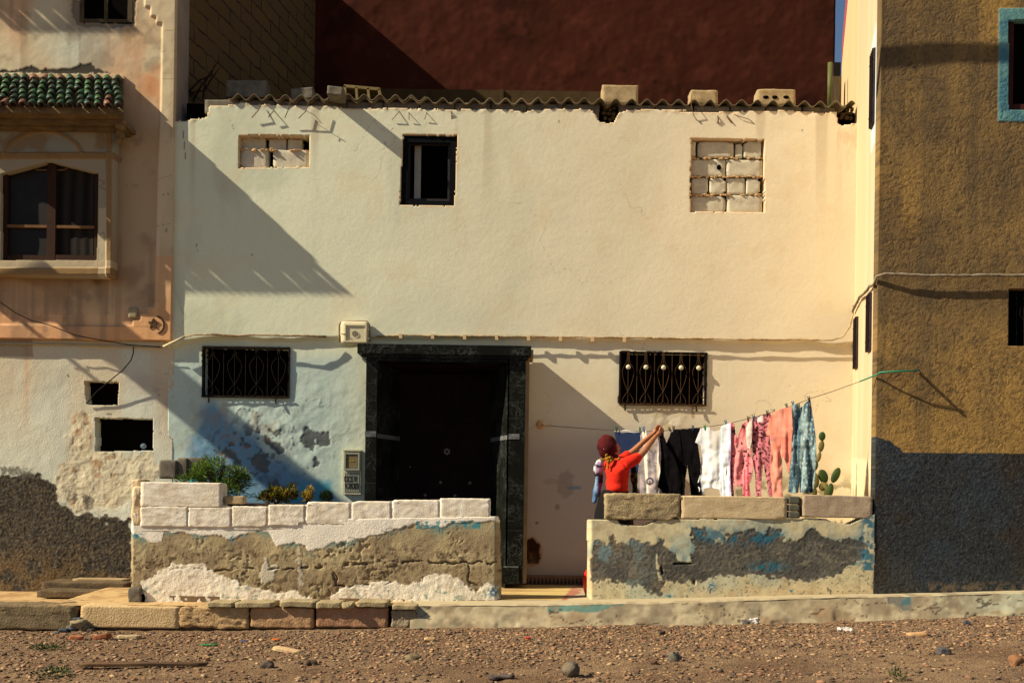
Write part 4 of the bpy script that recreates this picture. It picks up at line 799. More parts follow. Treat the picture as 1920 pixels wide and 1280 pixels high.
# bay with arched panel
BY = -.22
bop = [(1, 488), (1, 326), (92, 302), (185, 325), (182, 488)]
arch = [(8+147*(k/16), 288-42*math.sin(math.pi*k/16)**.6) for k in range(17)]
def bh(px, py, X, Z):
    h = (fbm(X, Z, 3, 3, 140)-.5)*.01+(fbm(X, Z, 14, 2, 141)-.5)*.004
    h = h + strokes(px, py, [arch], 4)*.02 + sst(2, -1, np.abs(py-292)-5)*(px < 207)*.02 + sst(2, -1, np.abs(px-205)-5)*.018 + sst(2, -1, np.abs(py-509)-6)*.015 + sst(2, -1, np.abs(py-232)-4)*.02
    return h
def bc(px, py, X, Z):
    c = ones(px, (156, 146, 124)); c = mixc(c, (136, 144, 138), (py < 288)*sst(.4, .6, fbm(X, Z, 3, 3, 142))*.6); oc = np.maximum(np.maximum(sst(2, -1, np.abs(py-292)-6), sst(2, -1, np.abs(px-205)-5)), np.maximum(sst(2, -1, np.abs(py-509)-7), strokes(px, py, [arch], 3.5)))
    c = mixc(c, (136, 104, 60), oc*.8); c = mixc(c, (128, 96, 56), sst(.5, .7, fbm(X, Z, 4, 4, 143))*.6*(py < 300)); c = mixc(c, (206, 192, 160), (px > 185)*(px < 200)*(py > 390)*.5)  # right jamb painted paler low down, where sunlight reaches it
    c = mixc(c, (196, 178, 144), ((py > 488) & (py < 502))*.6); c = mixc(c, (150, 110, 58), (py < 236)*sst(.45, .6, fbm(X*.4, Z, 5, 3, 144))*.7)
    cr = strokes(px, py, [zz2([(660, 130), (700, 150), (665, 180), (710, 200)]), zz2([(660, 500), (690, 480), (700, 520)]), zz1([(580, 835), (650, 820)]), zz1([(0, 820), (100, 815)])], .7); return mixc(c, (66, 54, 40), cr*.7)
bay = link('window_bay', relief('tmpbay', -90, 212, 214, 517, BY, .006, bh, bc, lambda px, py: polysd(px, py, bop) > 0, .18, M_ATT).data, M_ATT, lh_)
bpy.data.objects.remove(bpy.data.objects['tmpbay'])
# window inside the bay
mb = MB(); mb.pbox(-6, 298, 190, 494, -.115, -.10); bw = mb.build('window_glass', mat('dark_curtained_glass', (22, 17, 13), (30, 24, 18), rough=.5, bump=0, spec=.2), lh_)
M_FRW = mat('brown_window_wood', (44, 26, 14), (60, 36, 20), sc=14, stretch=(3, 3, .5), bump=.2)
mb = MB(); mb.pbox(-4, 300, 13, 492, -.16, -.117); mb.pbox(88, 303, 104, 492, -.16, -.117); mb.pbox(177, 318, 190, 492, -.16, -.117); mb.pbox(13.1, 478, 87.9, 492, -.158, -.117); mb.pbox(104.1, 478, 176.9, 492, -.158, -.117)
mb.build('window_frame', M_FRW, bw)
mb = MB(); mb.pbox(13.2, 422, 176.8, 427, -.155, -.1205)
for q in ([(14, 322), (30, 319), (52, 312), (72, 319), (88, 319)], [(104, 319), (120, 319), (135, 311), (158, 320), (177, 323)]): MB().tube([P(x, y, -.135) for x, y in q], .008, 5).build('glazing_bar', mat('worn_bar', (104, 74, 44), (124, 92, 58)), bw)
mb.build('glazing_bar', mat('worn_bar', (104, 74, 44), (124, 92, 58)), bw)
def cuxyz(U, V): return np.stack([U, -.119+.003*np.sin(U*60+V)+0*U, V], -1)
a = P(104, 322, -.06); b = P(178, 486, -.06)
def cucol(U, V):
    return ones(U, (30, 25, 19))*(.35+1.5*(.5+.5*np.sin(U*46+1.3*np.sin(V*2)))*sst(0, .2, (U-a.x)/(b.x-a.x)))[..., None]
cu = sheet('curtain', np.linspace(a.x, b.x, 60), np.linspace(b.z, a.z, 20), cuxyz, cucol, None, 0, mat('curtain_cloth', attr=True, bump=0), bw)
# canopies
M_TILE = mat('glazed_tile', attr=True, bump=.25, bsc=30, bd=.006, rough=.5, grain=.45, spec=.3)
def canopy(xr, yt, yb, ncol, name='canopy', seedk=0):
    rr = random.Random(5+seedk)
    T = P(xr-7, yt, -.1); Bt = P(xr, yb, -.66); xr_t = T.x; xr_b = Bt.x; zt_, zb = T.z, Bt.z
    v, f, c = [], [], []
    greens = [(16, 54, 32), (24, 66, 36), (14, 44, 28), (42, 82, 42), (22, 60, 40)]; clay = [(122, 82, 58), (96, 62, 44)]
    rows = 6; sp = .1
    for k in range(ncol):
        for r_ in range(rows):
            t0 = 1-(r_+1)/rows*1.0; t1 = t0+1.35/rows
            colr = rr.choice(clay) if (rr.random() < (.16 if r_ in (0, rows-1) else .03)) else rr.choice(greens); jx = rr.uniform(-.008, .008); jr = rr.uniform(-.012, .012)
            i0 = len(v); nseg = 8
            for e, t in enumerate((t0, t0+.03, t1)):      # t: 0 = eave, 1 = top
                xx = (xr_b-k*sp-.05)*(1-t)+(xr_t-k*sp*.985-.05)*t+jx+jr*e; yy = -.68*(1-t)+-.1*t; zz = zb*(1-t)+zt_*t
                rad = (.043 if e < 2 else .034); lift = .022 if e < 2 else -.004
                for q in range(nseg+1):
                    an = math.pi*q/nseg; v.append((xx+rad*math.cos(an), yy-.7*rad*math.sin(an)*.75-lift*.7, zz+rad*math.sin(an)*.8+lift*.7)); c.append(lin(colr)*(rr.uniform(.85, 1.1)))
            for e in range(2):
                for q in range(nseg): a_ = i0+e*(nseg+1)+q; f.append((a_, a_+1, a_+nseg+2, a_+nseg+1))
            # thickness lip
            j0 = len(v)
            for q in range(nseg+1):
                an = math.pi*q/nseg; x_, y_, z_ = v[i0+q]; cx_ = (xr_b-k*sp-.05)*(1-t0)+(xr_t-k*sp*.985-.05)*t0+jx
                v.append((cx_+(x_-cx_)*.72, y_+.01, z_-.010)); c.append(lin((96, 58, 40)))
            for q in range(nseg): f.append((i0+q+1, i0+q, j0+q, j0+q+1))
    me = bpy.data.meshes.new('tiles'); me.from_pydata(v, [], f); at = me.color_attributes.new('Col', 'FLOAT_COLOR', 'POINT')
    at.data.foreach_set('color', np.concatenate([np.array(c), np.ones((len(c), 1))], 1).ravel().astype(np.float32))
    wv = ncol*sp; m = MB()
    m.hexa([(xr_b-wv, -.60, zb-.03), (xr_b-.03, -.60, zb-.03), (xr_t+.02, -.065, zb-.03), (xr_t-wv, -.065, zb-.03), (xr_b-wv, -.60, zb+.03), (xr_b-.03, -.60, zb+.03), (xr_t+.02, -.065, zt_+.02), (xr_t-wv, -.065, zt_+.02)])
    root = m.build(name, mat('canopy_plaster', (96, 80, 56), (128, 108, 78), sc=6, bump=.8, bsc=30, bd=.02), lh_)
    link('tiles', me, M_TILE, root, True); return root, xr_b, zb
cn, cxr, czb = canopy(233, 148, 205, 20)
mb = MB(); mb.box(cxr-2.0, cxr-.085, -.43, -.065, czb-.075, czb-.031); mb.box(cxr-2.0, cxr-.13, -.33, -.065, czb-.10, czb-.077); mb.build('fascia', mat('canopy_plaster'), cn)
mb = MB(); a = P(222, 222, -.45); mb.ell((a.x-.01, -.36, czb-.08), (.055, .09, .05)); mb.ell((a.x-.03, -.30, czb-.14), (.045, .09, .05)); mb.ell((a.x-.05, -.27, czb-.2), (.035, .07, .05)); mb.build('corbel', mat('canopy_plaster'), cn, True)
canopy(-170, -360, -302, 14, seedk=4)
mb = MB(); mb.pbox(-3, 140, 232, 146, -.09, -.05); mb.build('top_ledge', mat('ledge_plaster', (206, 176, 132), (216, 190, 150)), cn)
# star and crescent
m = MB(); cx_, cy_ = 287.5, 607; r1, r2 = 10, 4.6
st = [(cx_+(r1 if k % 2 == 0 else r2)*math.sin(math.pi*k/5), cy_-(r1 if k % 2 == 0 else r2)*math.cos(math.pi*k/5)) for k in range(11)]
m.tube([P(x, y, YL-.026) for x, y in st], .007, 6)
m.tube([P(291+17*math.cos(a_)*.95, 609+16.5*math.sin(a_), YL-.026) for a_ in [R(t) for t in range(-82, 84, 12)]], [.004]+[.009]*12+[.004], 6)
m.tube([P(cx_+2.5*math.cos(a_), cy_+2.5*math.sin(a_), YL-.026) for a_ in [R(t) for t in range(0, 361, 60)]], .004, 5)
m.build('star_and_crescent', mat('dark_engraving', (60, 42, 22), (76, 54, 30)), lh_)
o = link('junction_box', rock_mesh('junction_box', (.1, .03, .12), r=.012, amp=0, cuts=5), mat('beige_plastic', (150, 138, 108), rough=.6, bump=0)); o.location = P(249.5, 586.5, YL-.02); tag(o, 'small square beige junction box near the star and crescent', 'junction box')
# unseen canvas panel and rods, added off to the left to cast the diagonal shadows
pz = P(197, 604, 0); b0 = Vector((-6.9, -.75, 0))
def back(pt, p): k = p/LV.y; return Vector(pt)-LV*k
A = back(P(225, 600, 0), .86); Bb = back(P(150, 633, 0), .735)
mb = MB(); zt_, zb_ = A.z, Bb.z
mb.hexa([(A.x-.01, -.735, zb_), (A.x+.01, -.735, zb_), (A.x+.01, -1.79, zb_), (A.x-.01, -1.79, zb_), (A.x-.01, -.86, zt_), (A.x+.01, -.86, zt_), (A.x+.01, -1.79, zt_), (A.x-.01, -1.79, zt_)])
for (x, y, p0, ln_) in ((0, 567, .55, .34), (87, 584, .55, .2)):
    q = back(P(x, y, 0), p0); m_r = MB().tube([(q.x, -p0, q.z), (q.x, -p0-ln_, q.z)], .022, 8).build('shadow_rod', M_RUST); rebase(m_r, (q.x, -p0, q.z)); tag(m_r, 'unseen rod added to cast a thin diagonal shadow, '+('upper' if x == 0 else 'lower')+' one', 'rod')
o = mb.build('shadow_banner', mat('shadow_canvas', (170, 150, 120))); rebase(o, (A.x, -1.3, zb_)); tag(o, 'unseen canvas panel added to cast the diagonal shadow band beside the left house', 'shadow caster')

# =================================================================== BUILDINGS BEHIND
yb_ = thing('block_house', (-3.66, 2, 3), 'unplastered block building in deep shade behind the roof, with slanting dark mortar lines', 'house')
m = bpy.data.materials.new('ochre_blockwork'); m.use_nodes = True; nt = m.node_tree; N = nt.nodes; Lk = nt.links
tc = N.new('ShaderNodeTexCoord'); mp = N.new('ShaderNodeSeparateXYZ'); Lk.new(tc.outputs['Object'], mp.inputs[0]); cb = N.new('ShaderNodeCombineXYZ'); Lk.new(mp.outputs[1], cb.inputs[0]); Lk.new(mp.outputs[2], cb.inputs[1])
nz_ = N.new('ShaderNodeTexNoise'); nz_.inputs['Scale'].default_value = 7; nz_.inputs['Detail'].default_value = 5; Lk.new(tc.outputs['Object'], nz_.inputs[0]); va_ = N.new('ShaderNodeVectorMath'); va_.operation = 'MULTIPLY_ADD'; va_.inputs[1].default_value = (.07, .07, 0); Lk.new(nz_.outputs[1], va_.inputs[0]); Lk.new(cb.outputs[0], va_.inputs[2])
br = N.new('ShaderNodeTexBrick'); Lk.new(va_.outputs[0], br.inputs[0]); br.inputs['Scale'].default_value = 1; br.inputs['Brick Width'].default_value = .62; br.inputs['Row Height'].default_value = .2; br.inputs['Mortar Size'].default_value = .013; br.inputs['Mortar Smooth'].default_value = .3
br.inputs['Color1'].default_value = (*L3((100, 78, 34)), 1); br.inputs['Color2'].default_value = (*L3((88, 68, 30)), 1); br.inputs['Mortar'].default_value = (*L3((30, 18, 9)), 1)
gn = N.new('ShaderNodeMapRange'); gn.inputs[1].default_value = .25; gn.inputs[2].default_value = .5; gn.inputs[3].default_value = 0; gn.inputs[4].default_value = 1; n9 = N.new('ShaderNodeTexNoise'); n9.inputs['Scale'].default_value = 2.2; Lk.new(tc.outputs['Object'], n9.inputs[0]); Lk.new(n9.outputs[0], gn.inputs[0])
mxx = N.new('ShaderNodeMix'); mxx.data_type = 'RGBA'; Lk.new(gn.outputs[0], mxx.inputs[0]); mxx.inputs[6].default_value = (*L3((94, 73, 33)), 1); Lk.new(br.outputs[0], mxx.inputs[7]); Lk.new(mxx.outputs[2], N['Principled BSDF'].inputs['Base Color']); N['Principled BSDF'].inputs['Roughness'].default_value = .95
bb = N.new('ShaderNodeBump'); bb.inputs['Distance'].default_value = .01; Lk.new(nz_.outputs[0], bb.inputs['Height']); Lk.new(bb.outputs[0], N['Principled BSDF'].inputs['Normal'])
M_YB = m
Ya, Yb = .43, 4.42; Xa = P(352, 100, Ya).x; Xb = P(590, 100, Yb).x
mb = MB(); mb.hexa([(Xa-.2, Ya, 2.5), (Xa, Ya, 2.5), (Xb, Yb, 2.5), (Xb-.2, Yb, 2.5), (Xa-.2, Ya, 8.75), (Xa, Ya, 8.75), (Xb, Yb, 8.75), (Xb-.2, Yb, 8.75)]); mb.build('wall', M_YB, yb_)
def rxyz(U, V): return np.stack([U, 4.42+0*U-(fbm(U, V, 3, 4, 150)-.5)*.022-(fbm(U, V, 15, 2, 151)-.5)*.008, V], -1)
def rcol(U, V):
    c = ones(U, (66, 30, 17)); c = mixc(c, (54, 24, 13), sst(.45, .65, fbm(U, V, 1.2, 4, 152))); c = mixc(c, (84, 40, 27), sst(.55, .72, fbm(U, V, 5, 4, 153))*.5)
    px, py = inv(U, 4.42, V); ho = np.exp(-(((px-1171)/4)**2+((py-134)/3)**2))+np.exp(-(((px-1228)/4)**2+((py-153)/3)**2))+np.exp(-(((px-1020)/3)**2+((py-158)/2)**2)); c = mixc(c, (20, 10, 8), np.clip(ho*1.5, 0, 1)*.8)
    return c
rdh = thing('oxblood_house', (1, 4.5, 3), 'tall windowless dark oxblood red house wall rising behind the roof', 'house')
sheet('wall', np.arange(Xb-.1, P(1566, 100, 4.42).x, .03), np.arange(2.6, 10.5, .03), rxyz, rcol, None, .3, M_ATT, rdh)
mb = MB(); mb.box(Xb, P(1565, 100, 4.42).x-.03, 4.6, 8, 2.6, 10.4); mb.build('house_body', M_DARK, rdh)
mb = MB(); mb.pbox(700, 169, 1132, 200, 2.6, 2.9); mb.pbox(936, 167.5, 944, 200, 2.57, 2.599); pr = mb.build('parapet_ledge', mat('dark_olive_ledge', (60, 46, 22), (74, 56, 28), bump=.5, bsc=20)); rebase(pr, P(916, 200, 2.6)); tag(pr, 'long dark low ledge behind the roof sheets', 'ledge')

# =================================================================== RIGHT HOUSE
RY = -1.8; XR = P(1645, 540, RY).x; XS = P(1604, 400, 0).x; slope = (XS-XR)/1.8
rh_ = thing('right_house', (XR+1, -1.7, 0), 'right house with swirled ochre stucco above a black base and a cream side wall', 'house')
def zr(p): return zp(p, 1560, 780, 3.048)
dk = [(1600, 815)] + zr([(268, 120), (300, 135), (330, 140), (355, 165), (385, 180), (405, 207), (700, 209)]) + [(2600, 857), (2600, 1200), (1600, 1200)]
WA = [(1891, 38), (2000, 38), (2000, 208), (1891, 206)]; TR = [(1873, 16), (2020, 14), (2020, 230), (1871, 228)]; WB = [(1891, 541), (2020, 541), (2020, 650), (1890, 648)]
def rhh(px, py, X, Z):
    d = pm(px, py, dk, 1.2, .2, .7, 160); t = sst(1.5, -1.5, polysd(px, py, TR))
    wx = fbm(X, Z, 9, 2, 161)*.12; wz = fbm(X, Z, 9, 2, 162)*.12
    n = np.abs(fbm(X+wx, Z+wz, 24, 2, 163, .5)-.5); worm = 1-sst(.0, .12, n)
    bl = fbm(X, Z, 26, 3, 164)
    ed = sst(XR, XR+.05, X); return ed*((1-d)*(-worm*.0028*(.4+.8*fbm(X, Z, 3, 2, 3)) + (fbm(X, Z, 60, 2, 164)-.5)*.003 + (fbm(X, Z, 18, 2, 174)-.5)*.0018) + d*(fbm(X, Z, 65, 2, 165, .8)-.5)*.0065 + (fbm(X, Z, 1.6, 2, 166)-.5)*.012 + t*.006)
def rhc(px, py, X, Z):
    d = pm(px, py, dk, 1.2, .2, .7, 160); t = sst(1.5, -1.5, polysd(px, py, TR))
    wx = fbm(X, Z, 9, 2, 161)*.12; wz = fbm(X, Z, 9, 2, 162)*.12; n = np.abs(fbm(X+wx, Z+wz, 24, 2, 163, .5)-.5); worm = (1-sst(.0, .09, n))*sst(.35, .6, fbm(X, Z, 7, 3, 159))
    c = ones(px, (156, 124, 72)); c = mixc(c, (124, 99, 62), sst(.42, .6, fbm(X, Z, 2, 4, 167))*.8); c = mixc(c, (70, 56, 38), worm*.75); c = mixc(c, (78, 66, 48), sst(.56, .66, fbm(X, Z, 40, 2, 175))*.5); c = mixc(c, (158, 126, 72), sst(.56, .7, fbm(X, Z, 9, 3, 168))*.5)
    c = mixc(c, (160, 128, 70), sst(700, 840, py)*.25*(1-d)+sst(30, 0, py)*.3); c = mixc(c, (92, 80, 62), sst(.5, .66, fbm(X, Z*.6, .9, 4, 331))*.45*(1-d)); c = mixc(c, (82, 72, 58), sst(.6, .8, vn(X*7, Z*.5, 332))*(1-d)*.35)
    c = mixc(c, (50, 53, 55), d); c = mixc(c, (66, 66, 62), d*sst(.55, .7, fbm(X, Z*.5, 1.6, 4, 330))*.5); c = mixc(c, (56, 50, 42), d*sst(.45, .65, fbm(X, Z, 3, 4, 169))*.8); c = mixc(c, (52, 62, 72), d*sst(.5, .65, fbm(X, Z, 2.5, 4, 170))*.5); c = mixc(c, (78, 78, 74), d*sst(.62, .74, fbm(X, Z, 60, 2, 176))*.6); c = mixc(c, (30, 29, 30), d*sst(.58, .7, fbm(X, Z, 52, 2, 177))*.6)
    rim = d*sst(1085, 1100, py)*(px > 1740)*sst(.4, .6, fbm(px, py, .1, 3, 171)); c = mixc(c, (120, 102, 76), rim*.5)
    c = mixc(c, (96, 140, 140), t); c = mixc(c, (66, 112, 128), t*sst(.4, .65, fbm(X, Z, 7, 4, 172))*.8)
    return c
def rhk(px, py): return (polysd(px, py, WA) > 0) & (polysd(px, py, WB) > 0)
relief('front_wall', 1645.3, 2260, -60, 1150, RY, .008, rhh, rhc, rhk, .12, M_ATTR, rh_)
for h in (WA, WB):
    mb = MB(); xs_ = [q[0] for q in h]; ys_ = [q[1] for q in h]; mb.pbox(min(xs_)-4, min(ys_)-4, 2040, max(ys_)+4, RY+.09, RY+.115); wn = mb.build('window', M_DARK, rh_)
    if h is WA:
        mb = MB(); mb.pbox(1891.5, 39, 1900, 206, RY+.03, RY+.085); mb.pbox(1900.1, 196, 2000, 206, RY+.03, RY+.085); mb.build('wooden_frame', mat('wine_wood', (58, 22, 16), (76, 34, 22)), wn)
    else:
        g = MB()
        for x in (1906, 1920, 1934): g.tube([P(x, 542, RY+.03), P(x, 648, RY+.03)], .004, 5)
        g.tube([P(x, y, RY+.03) for x, y in ((1920, 600), (1912, 590), (1914, 575), (1922, 560))], .003, 5); g.build('grille', M_IRON, wn)
# side wall
Tn = math.hypot(slope, 1)
def side(U, V): return XR+slope*(U+1.8), U     # U is the depth Y
ZTOP = P(1583, 115, 1.63).z
def sxyz(U, V):
    X, Y = side(U, V); h = (fbm(U, V*.3, 2, 3, 180)-.5)*.012
    return np.stack([X-h, Y, V], -1)
sl1 = [(1606, 596), (1610, 592), (1609.5, 690), (1604.8, 696)]; sl2 = [(1630, 552), (1635.5, 546), (1634.5, 658), (1629, 662)]; sl3 = [(1637.2, 98), (1642.5, 82), (1641.5, 236), (1636, 262)]; tr3 = [(1634, 92), (1643.5, 40), (1643.5, 226), (1641, 262), (1633, 290)]
def scol(U, V):
    X, Y = side(U, V); px, py = inv(X, Y, V)
    c = ones(U, (202, 182, 150)); c = mixc(c, (196, 170, 128), sst(.4, .65, vn(U*6, V*.5, 181))*.5); c = mixc(c, (222, 206, 170), sst(856, 864, py)*.6); c = mixc(c, (210, 176, 120), (U > .02)*.5)
    c = mixc(c, (190, 204, 206), sst(.8, -.5, polysd(px, py, tr3))*.9)
    c = mixc(c, (130, 110, 70), sst(900, 930, py)*sst(.4, .6, vn(U*14, V*2, 182))*.5)
    c = mixc(c, (216, 180, 120), np.exp(-np.abs(U)/.02)*.4); c = mixc(c, (156, 78, 84), (U > .5)*(V > ZTOP-.04+(1.63-U)*.98*1.0)*1.0)
    c = mixc(c, (236, 226, 200), ((px < 1599) & (py > 820) & (U < 0))*.3)
    return c
def sk_(U, V):
    X, Y = side(U, V); px, py = inv(X, Y, V)
    return V < ZTOP+.25+(1.63-U)*1.1
sheet('side_wall', np.arange(-1.772, 1.66, .012), np.arange(-.2, 8.4, .03), sxyz, scol, sk_, .1, M_ATT, rh_, skirt_dir=(1, 0, 0))
mb = MB(); mb.hexa([(XR+.11, -1.69, -.3), (6.5, -1.69, -.3), (6.5, 2, -.3), (XR+.11+slope*3.5, 1.68, -.3), (XR+.11, -1.69, 8), (6.5, -1.69, 8), (6.5, 2, 6.2), (XR+.11+slope*3.5, 1.68, 6.2)]); mb.build('house_body', mat('brown_stucco', (136, 110, 70), (106, 88, 62), bump=.8, bsc=30, bd=.02), rh_)
M_SL = mat('violet_shutter', (44, 34, 40), (64, 50, 54))
for sl in (sl1, sl2, sl3):
    ym = sum(q[0] for q in sl)/4; 
    # depth on the side wall of that photo column
    lo, hi = -1.8, 1.6
    for _ in range(40):
        md = (lo+hi)/2; x_, _y = inv(XR+slope*(md+1.8), md, HE+ (930-sl[0][1])*(D+md)/F)
        if x_ > ym: lo = md
        else: hi = md
    X_, Y_ = XR+slope*(md+1.8), md; z0 = P(ym, sl[2][1], Y_).z; z1 = P(ym, sl[0][1], Y_).z; hw = .11; m = MB()
    def wq(u, o): return (X_-o+slope*u, Y_+u)
    a_, b_, c_, d_ = wq(-hw, .022), wq(hw, .022), wq(hw, -.01), wq(-hw, -.01)
    m.hexa([(*a_, z0), (*b_, z0), (*c_, z0), (*d_, z0), (*a_, z1), (*b_, z1), (*c_, z1), (*d_, z1)])
    sw = m.build('window', M_SL, rh_); m = MB()
    for k in range(4): q = wq((k-1.5)*.06, .03); m.tube([(*q, z0), (*q, z1)], .006, 5)
    for z_ in (z0+.1, z1-.1): m.tube([(*wq(-hw, .032), z_), (*wq(hw, .032), z_)], .006, 5)
    m.build('window_bars', M_IRON, sw)
# slope of the far gable, pipe and post in the gap
o = MB().tube([P(1556.5, 118, .9), P(1555, 205, .9)], .028, 10).build('green_pipe', mat('olive_pipe', (74, 80, 42), (88, 92, 50), bump=.1, rough=.6), None, True); rebase(o, P(1555, 205, .9)); tag(o, 'upright olive green pipe at the right end of the red wall', 'pipe')
o = MB().pbox(1560.5, 143, 1577.5, 206, 1.2, 1.3).build('wooden_post', mat('weathered_wood', (96, 84, 64), (60, 50, 38), sc=6, stretch=(8, 8, .5), bump=.8, bsc=20)); rebase(o, P(1569, 206, 1.2)); tag(o, 'weathered wooden post in the gap between the red wall and the cream side wall', 'post')
o = MB().pbox(1563, 117, 1576.5, 150, 3.2, 3.5).build('chimney', mat('dark_chimney', (34, 22, 16))); rebase(o, P(1570, 150, 3.2)); tag(o, 'small dark block seen in the narrow gap under the blue sky', 'chimney')

# =================================================================== ROOF CLUTTER
def roofblock(a, b, c, d, Y, dep, m, lab, **kw):
    o = rock('roof_block', a, b, c, d, Y, dep, m, **kw); tag(o, lab, 'concrete block', 'blocks weighing down the roof sheets'); return o
roofblock(423, 150, 500, 183, .35, .2, M_BLOCK, 'large grey block on the roof at the far left in shade', r=.01, amp=.005, cuts=10, seed=401)
roofblock(545, 164, 588, 186, .3, .3, M_BLOCK, 'low slanting grey slab on the roof before the corner of the red wall', r=.01, amp=.006, cuts=10, seed=402, tilt=-.08)
roofblock(613, 161, 643, 178, -.30, .9, M_BLOCK, 'tilted grey beam end poking out between the slab and the hollow block', r=.01, amp=.005, cuts=10, seed=403, tilt=.1)
roofblock(1129, 159, 1197, 194, .12, .2, M_BLOCKT, 'clean tan block standing on the roof above the notch in the plaster', r=.01, amp=.005, cuts=12, seed=404)
roofblock(1294, 168, 1347, 197, .1, .2, M_BLOCKT, 'worn brownish block on the roof above the bricked up square window', r=.025, amp=.008, cuts=12, seed=405)
o = roofblock(1420, 167, 1492, 198, .1, .2, M_BLOCKT, 'block with three dark round holes on the roof', r=.014, amp=.006, cuts=12, seed=406)
for x in (1436, 1453, 1474):
    mb = MB(); mb.ell(P(x, 182.5, .097), (.033, .008, .02)); mb.build('core_hole', M_DARK, o)
hb = MB(); q0 = [P(645, 161, .2), P(712, 167, .2), P(714, 190, .2), P(646, 187, .2)]
def seg(a, b, wd): 
    d_ = (b-a).normalized(); n_ = Vector((-d_.z, 0, d_.x))*wd/2; hb.hexa([(a-n_), (b-n_), (b-n_+Vector((0, .2, 0))), (a-n_+Vector((0, .2, 0))), (a+n_), (b+n_), (b+n_+Vector((0, .2, 0))), (a+n_+Vector((0, .2, 0)))])
seg(q0[0], q0[1], .03); seg(q0[3], q0[2], .03)
for t in (.02, .34, .67, .98):
    seg(q0[0].lerp(q0[1], t), q0[3].lerp(q0[2], t), .028)
o = hb.build('roof_block', mat('hollow_block', (120, 104, 66), (140, 122, 80), sc=9, bump=.8, bsc=80, bd=.006)); rebase(o, P(680, 190, .25)); tag(o, 'hollow block lying tilted on the roof with three open cells', 'concrete block', 'blocks weighing down the roof sheets')
rods = [([(490, 198, -.06), (485, 206, -.09), (472, 221, -.07)], .005, 'leftmost short rusty rod over the small bricked opening'), ([(514, 206, -.03), (510, 212, -.09), (503, 220, -.08)], .005, 'second short rusty rod over the small bricked opening'), ([(546, 185, -.12), (541, 205, -.12), (534, 221, -.09)], .005, 'third short rusty rod over the small bricked opening'), ([(580, 186, -.12), (574, 208, -.12), (560, 222, -.09)], .005, 'fourth short rusty rod over the small bricked opening'),
        ([(752, 205, -.02), (744, 215, -.08), (735, 225, -.06)], .004, 'rusty rod end at the left above the dark framed window'), ([(766, 208, -.02), (767, 216, -.08), (767, 225, -.06)], .004, 'second rusty rod end above the dark framed window'), ([(800, 208, -.02), (799, 215, -.08), (796, 224, -.06)], .004, 'third rusty rod end right above the dark framed window'), ([(843, 205, -.02), (847, 212, -.06), (847, 226, -.04), (846, 229, -.02)], .006, 'thick rusty rod end right of the dark framed window'),
        ([(1297, 178, .0), (1296, 196, -.1), (1300, 215, -.07), (1306, 225, -.06), (1314, 230, -.05)], .004, 'long wire hanging from the brownish roof block'), ([(1344, 213, -.02), (1347, 222, -.06), (1346, 232, -.05)], .007, 'left crusted wire loop above the square bricked window'), ([(1361, 212, -.02), (1365, 222, -.06), (1373, 231, -.05)], .007, 'right crusted wire loop above the square bricked window'), ([(1368, 211, -.02), (1385, 218, -.06), (1405, 224, -.06), (1415, 233, -.04)], .0035, 'slanting thin rod above the square bricked window'),
        ([(556, 200, -.1), (590, 216, -.14), (604, 232, -.1), (590, 226, -.12)], .003, 'curled wire beside the fourth rusty rod')]
for pts, r_, lab in rods:
    p_ = [P(x, y, Y) for x, y, Y in pts]; o = MB().tube(p_, r_, 6).build('rusty_rod', M_RUST, None, True); rebase(o, p_[-1]); tag(o, lab, 'rod', 'rusty rods under the roof edge')
br_ = MB()
for pts in ([(362, 190), (378, 160), (408, 118)], [(356, 170), (376, 150), (396, 142), (402, 122)], [(352, 178), (368, 172), (385, 170)], [(380, 185), (384, 160), (390, 145)], [(358, 190), (356, 170), (372, 155)], [(385, 168), (395, 150), (412, 128)]): br_.tube([P(x, y, .5+random.uniform(-.1, .1)) for x, y in pts], [.011]*(len(pts)-1)+[.004], 5)
o = br_.build('dry_branch', mat('dark_twig', (40, 26, 16), (54, 36, 22))); rebase(o, P(365, 190, .5)); tag(o, 'dry crossing branches standing in the roof corner by the left house', 'branch')

# =================================================================== CABLES AND BOXES
def cable(pts, r, m, lab, name='cable', cat='cable', group=None, jit=0):
    p_ = []
    for k in range(len(pts)-1):
        a = P(*pts[k]); b = P(*pts[k+1]); n = max(1, int((b-a).length/.08))
        for q in range(n): p_.append(a.lerp(b, q/n)+Vector((0, random.uniform(-jit, 0), random.uniform(-jit, jit))))
    p_.append(P(*pts[-1])); rs = [r*random.uniform(.75, 1.25) if jit else r for _ in p_]
    o = MB().tube(p_, rs, 7).build(name, m, None, True); rebase(o, p_[0]); return tag(o, lab, cat, group)
M_CB = mat('painted_cable', (120, 92, 62), (196, 168, 124), sc=16, bump=1, bsc=40, bd=.01); M_CW = mat('grey_conduit', (140, 138, 122), (170, 164, 142), sc=5); M_BK = mat('black_cable', (24, 20, 18), bump=0)
cable([(705, 630, -.065), (760, 628.5, -.07), (830, 630, -.07), (1000, 631, -.07), (1200, 633, -.07), (1380, 636, -.07), (1500, 637, -.07), (1560, 638, -.07), (1580, 632, -.08), (1594, 612, -.09), (1599, 590, -.09), (1600, 572, -.1)], .0085, M_CB, 'flaking cable running from the doorway to the cream side wall', jit=.003)
sidec = []
def sp(Y, py, off=.03):
    X = XR+slope*(Y+1.8)-off; z = HE+(YH-py)*(D+Y)/F; return Vector((X, Y, z))
pts = [sp(-.1, 575), sp(-.3, 566), sp(-.7, 548), sp(-1.1, 540), sp(-1.5, 527), sp(-1.78, 524), P(1644, 517, RY-.03), P(1660, 513, RY-.05), P(1680, 514, RY-.06), P(1720, 516, RY-.06), P(1780, 516.5, RY-.06), P(1850, 516, RY-.06), P(1960, 516.5, RY-.06)]
p_ = []
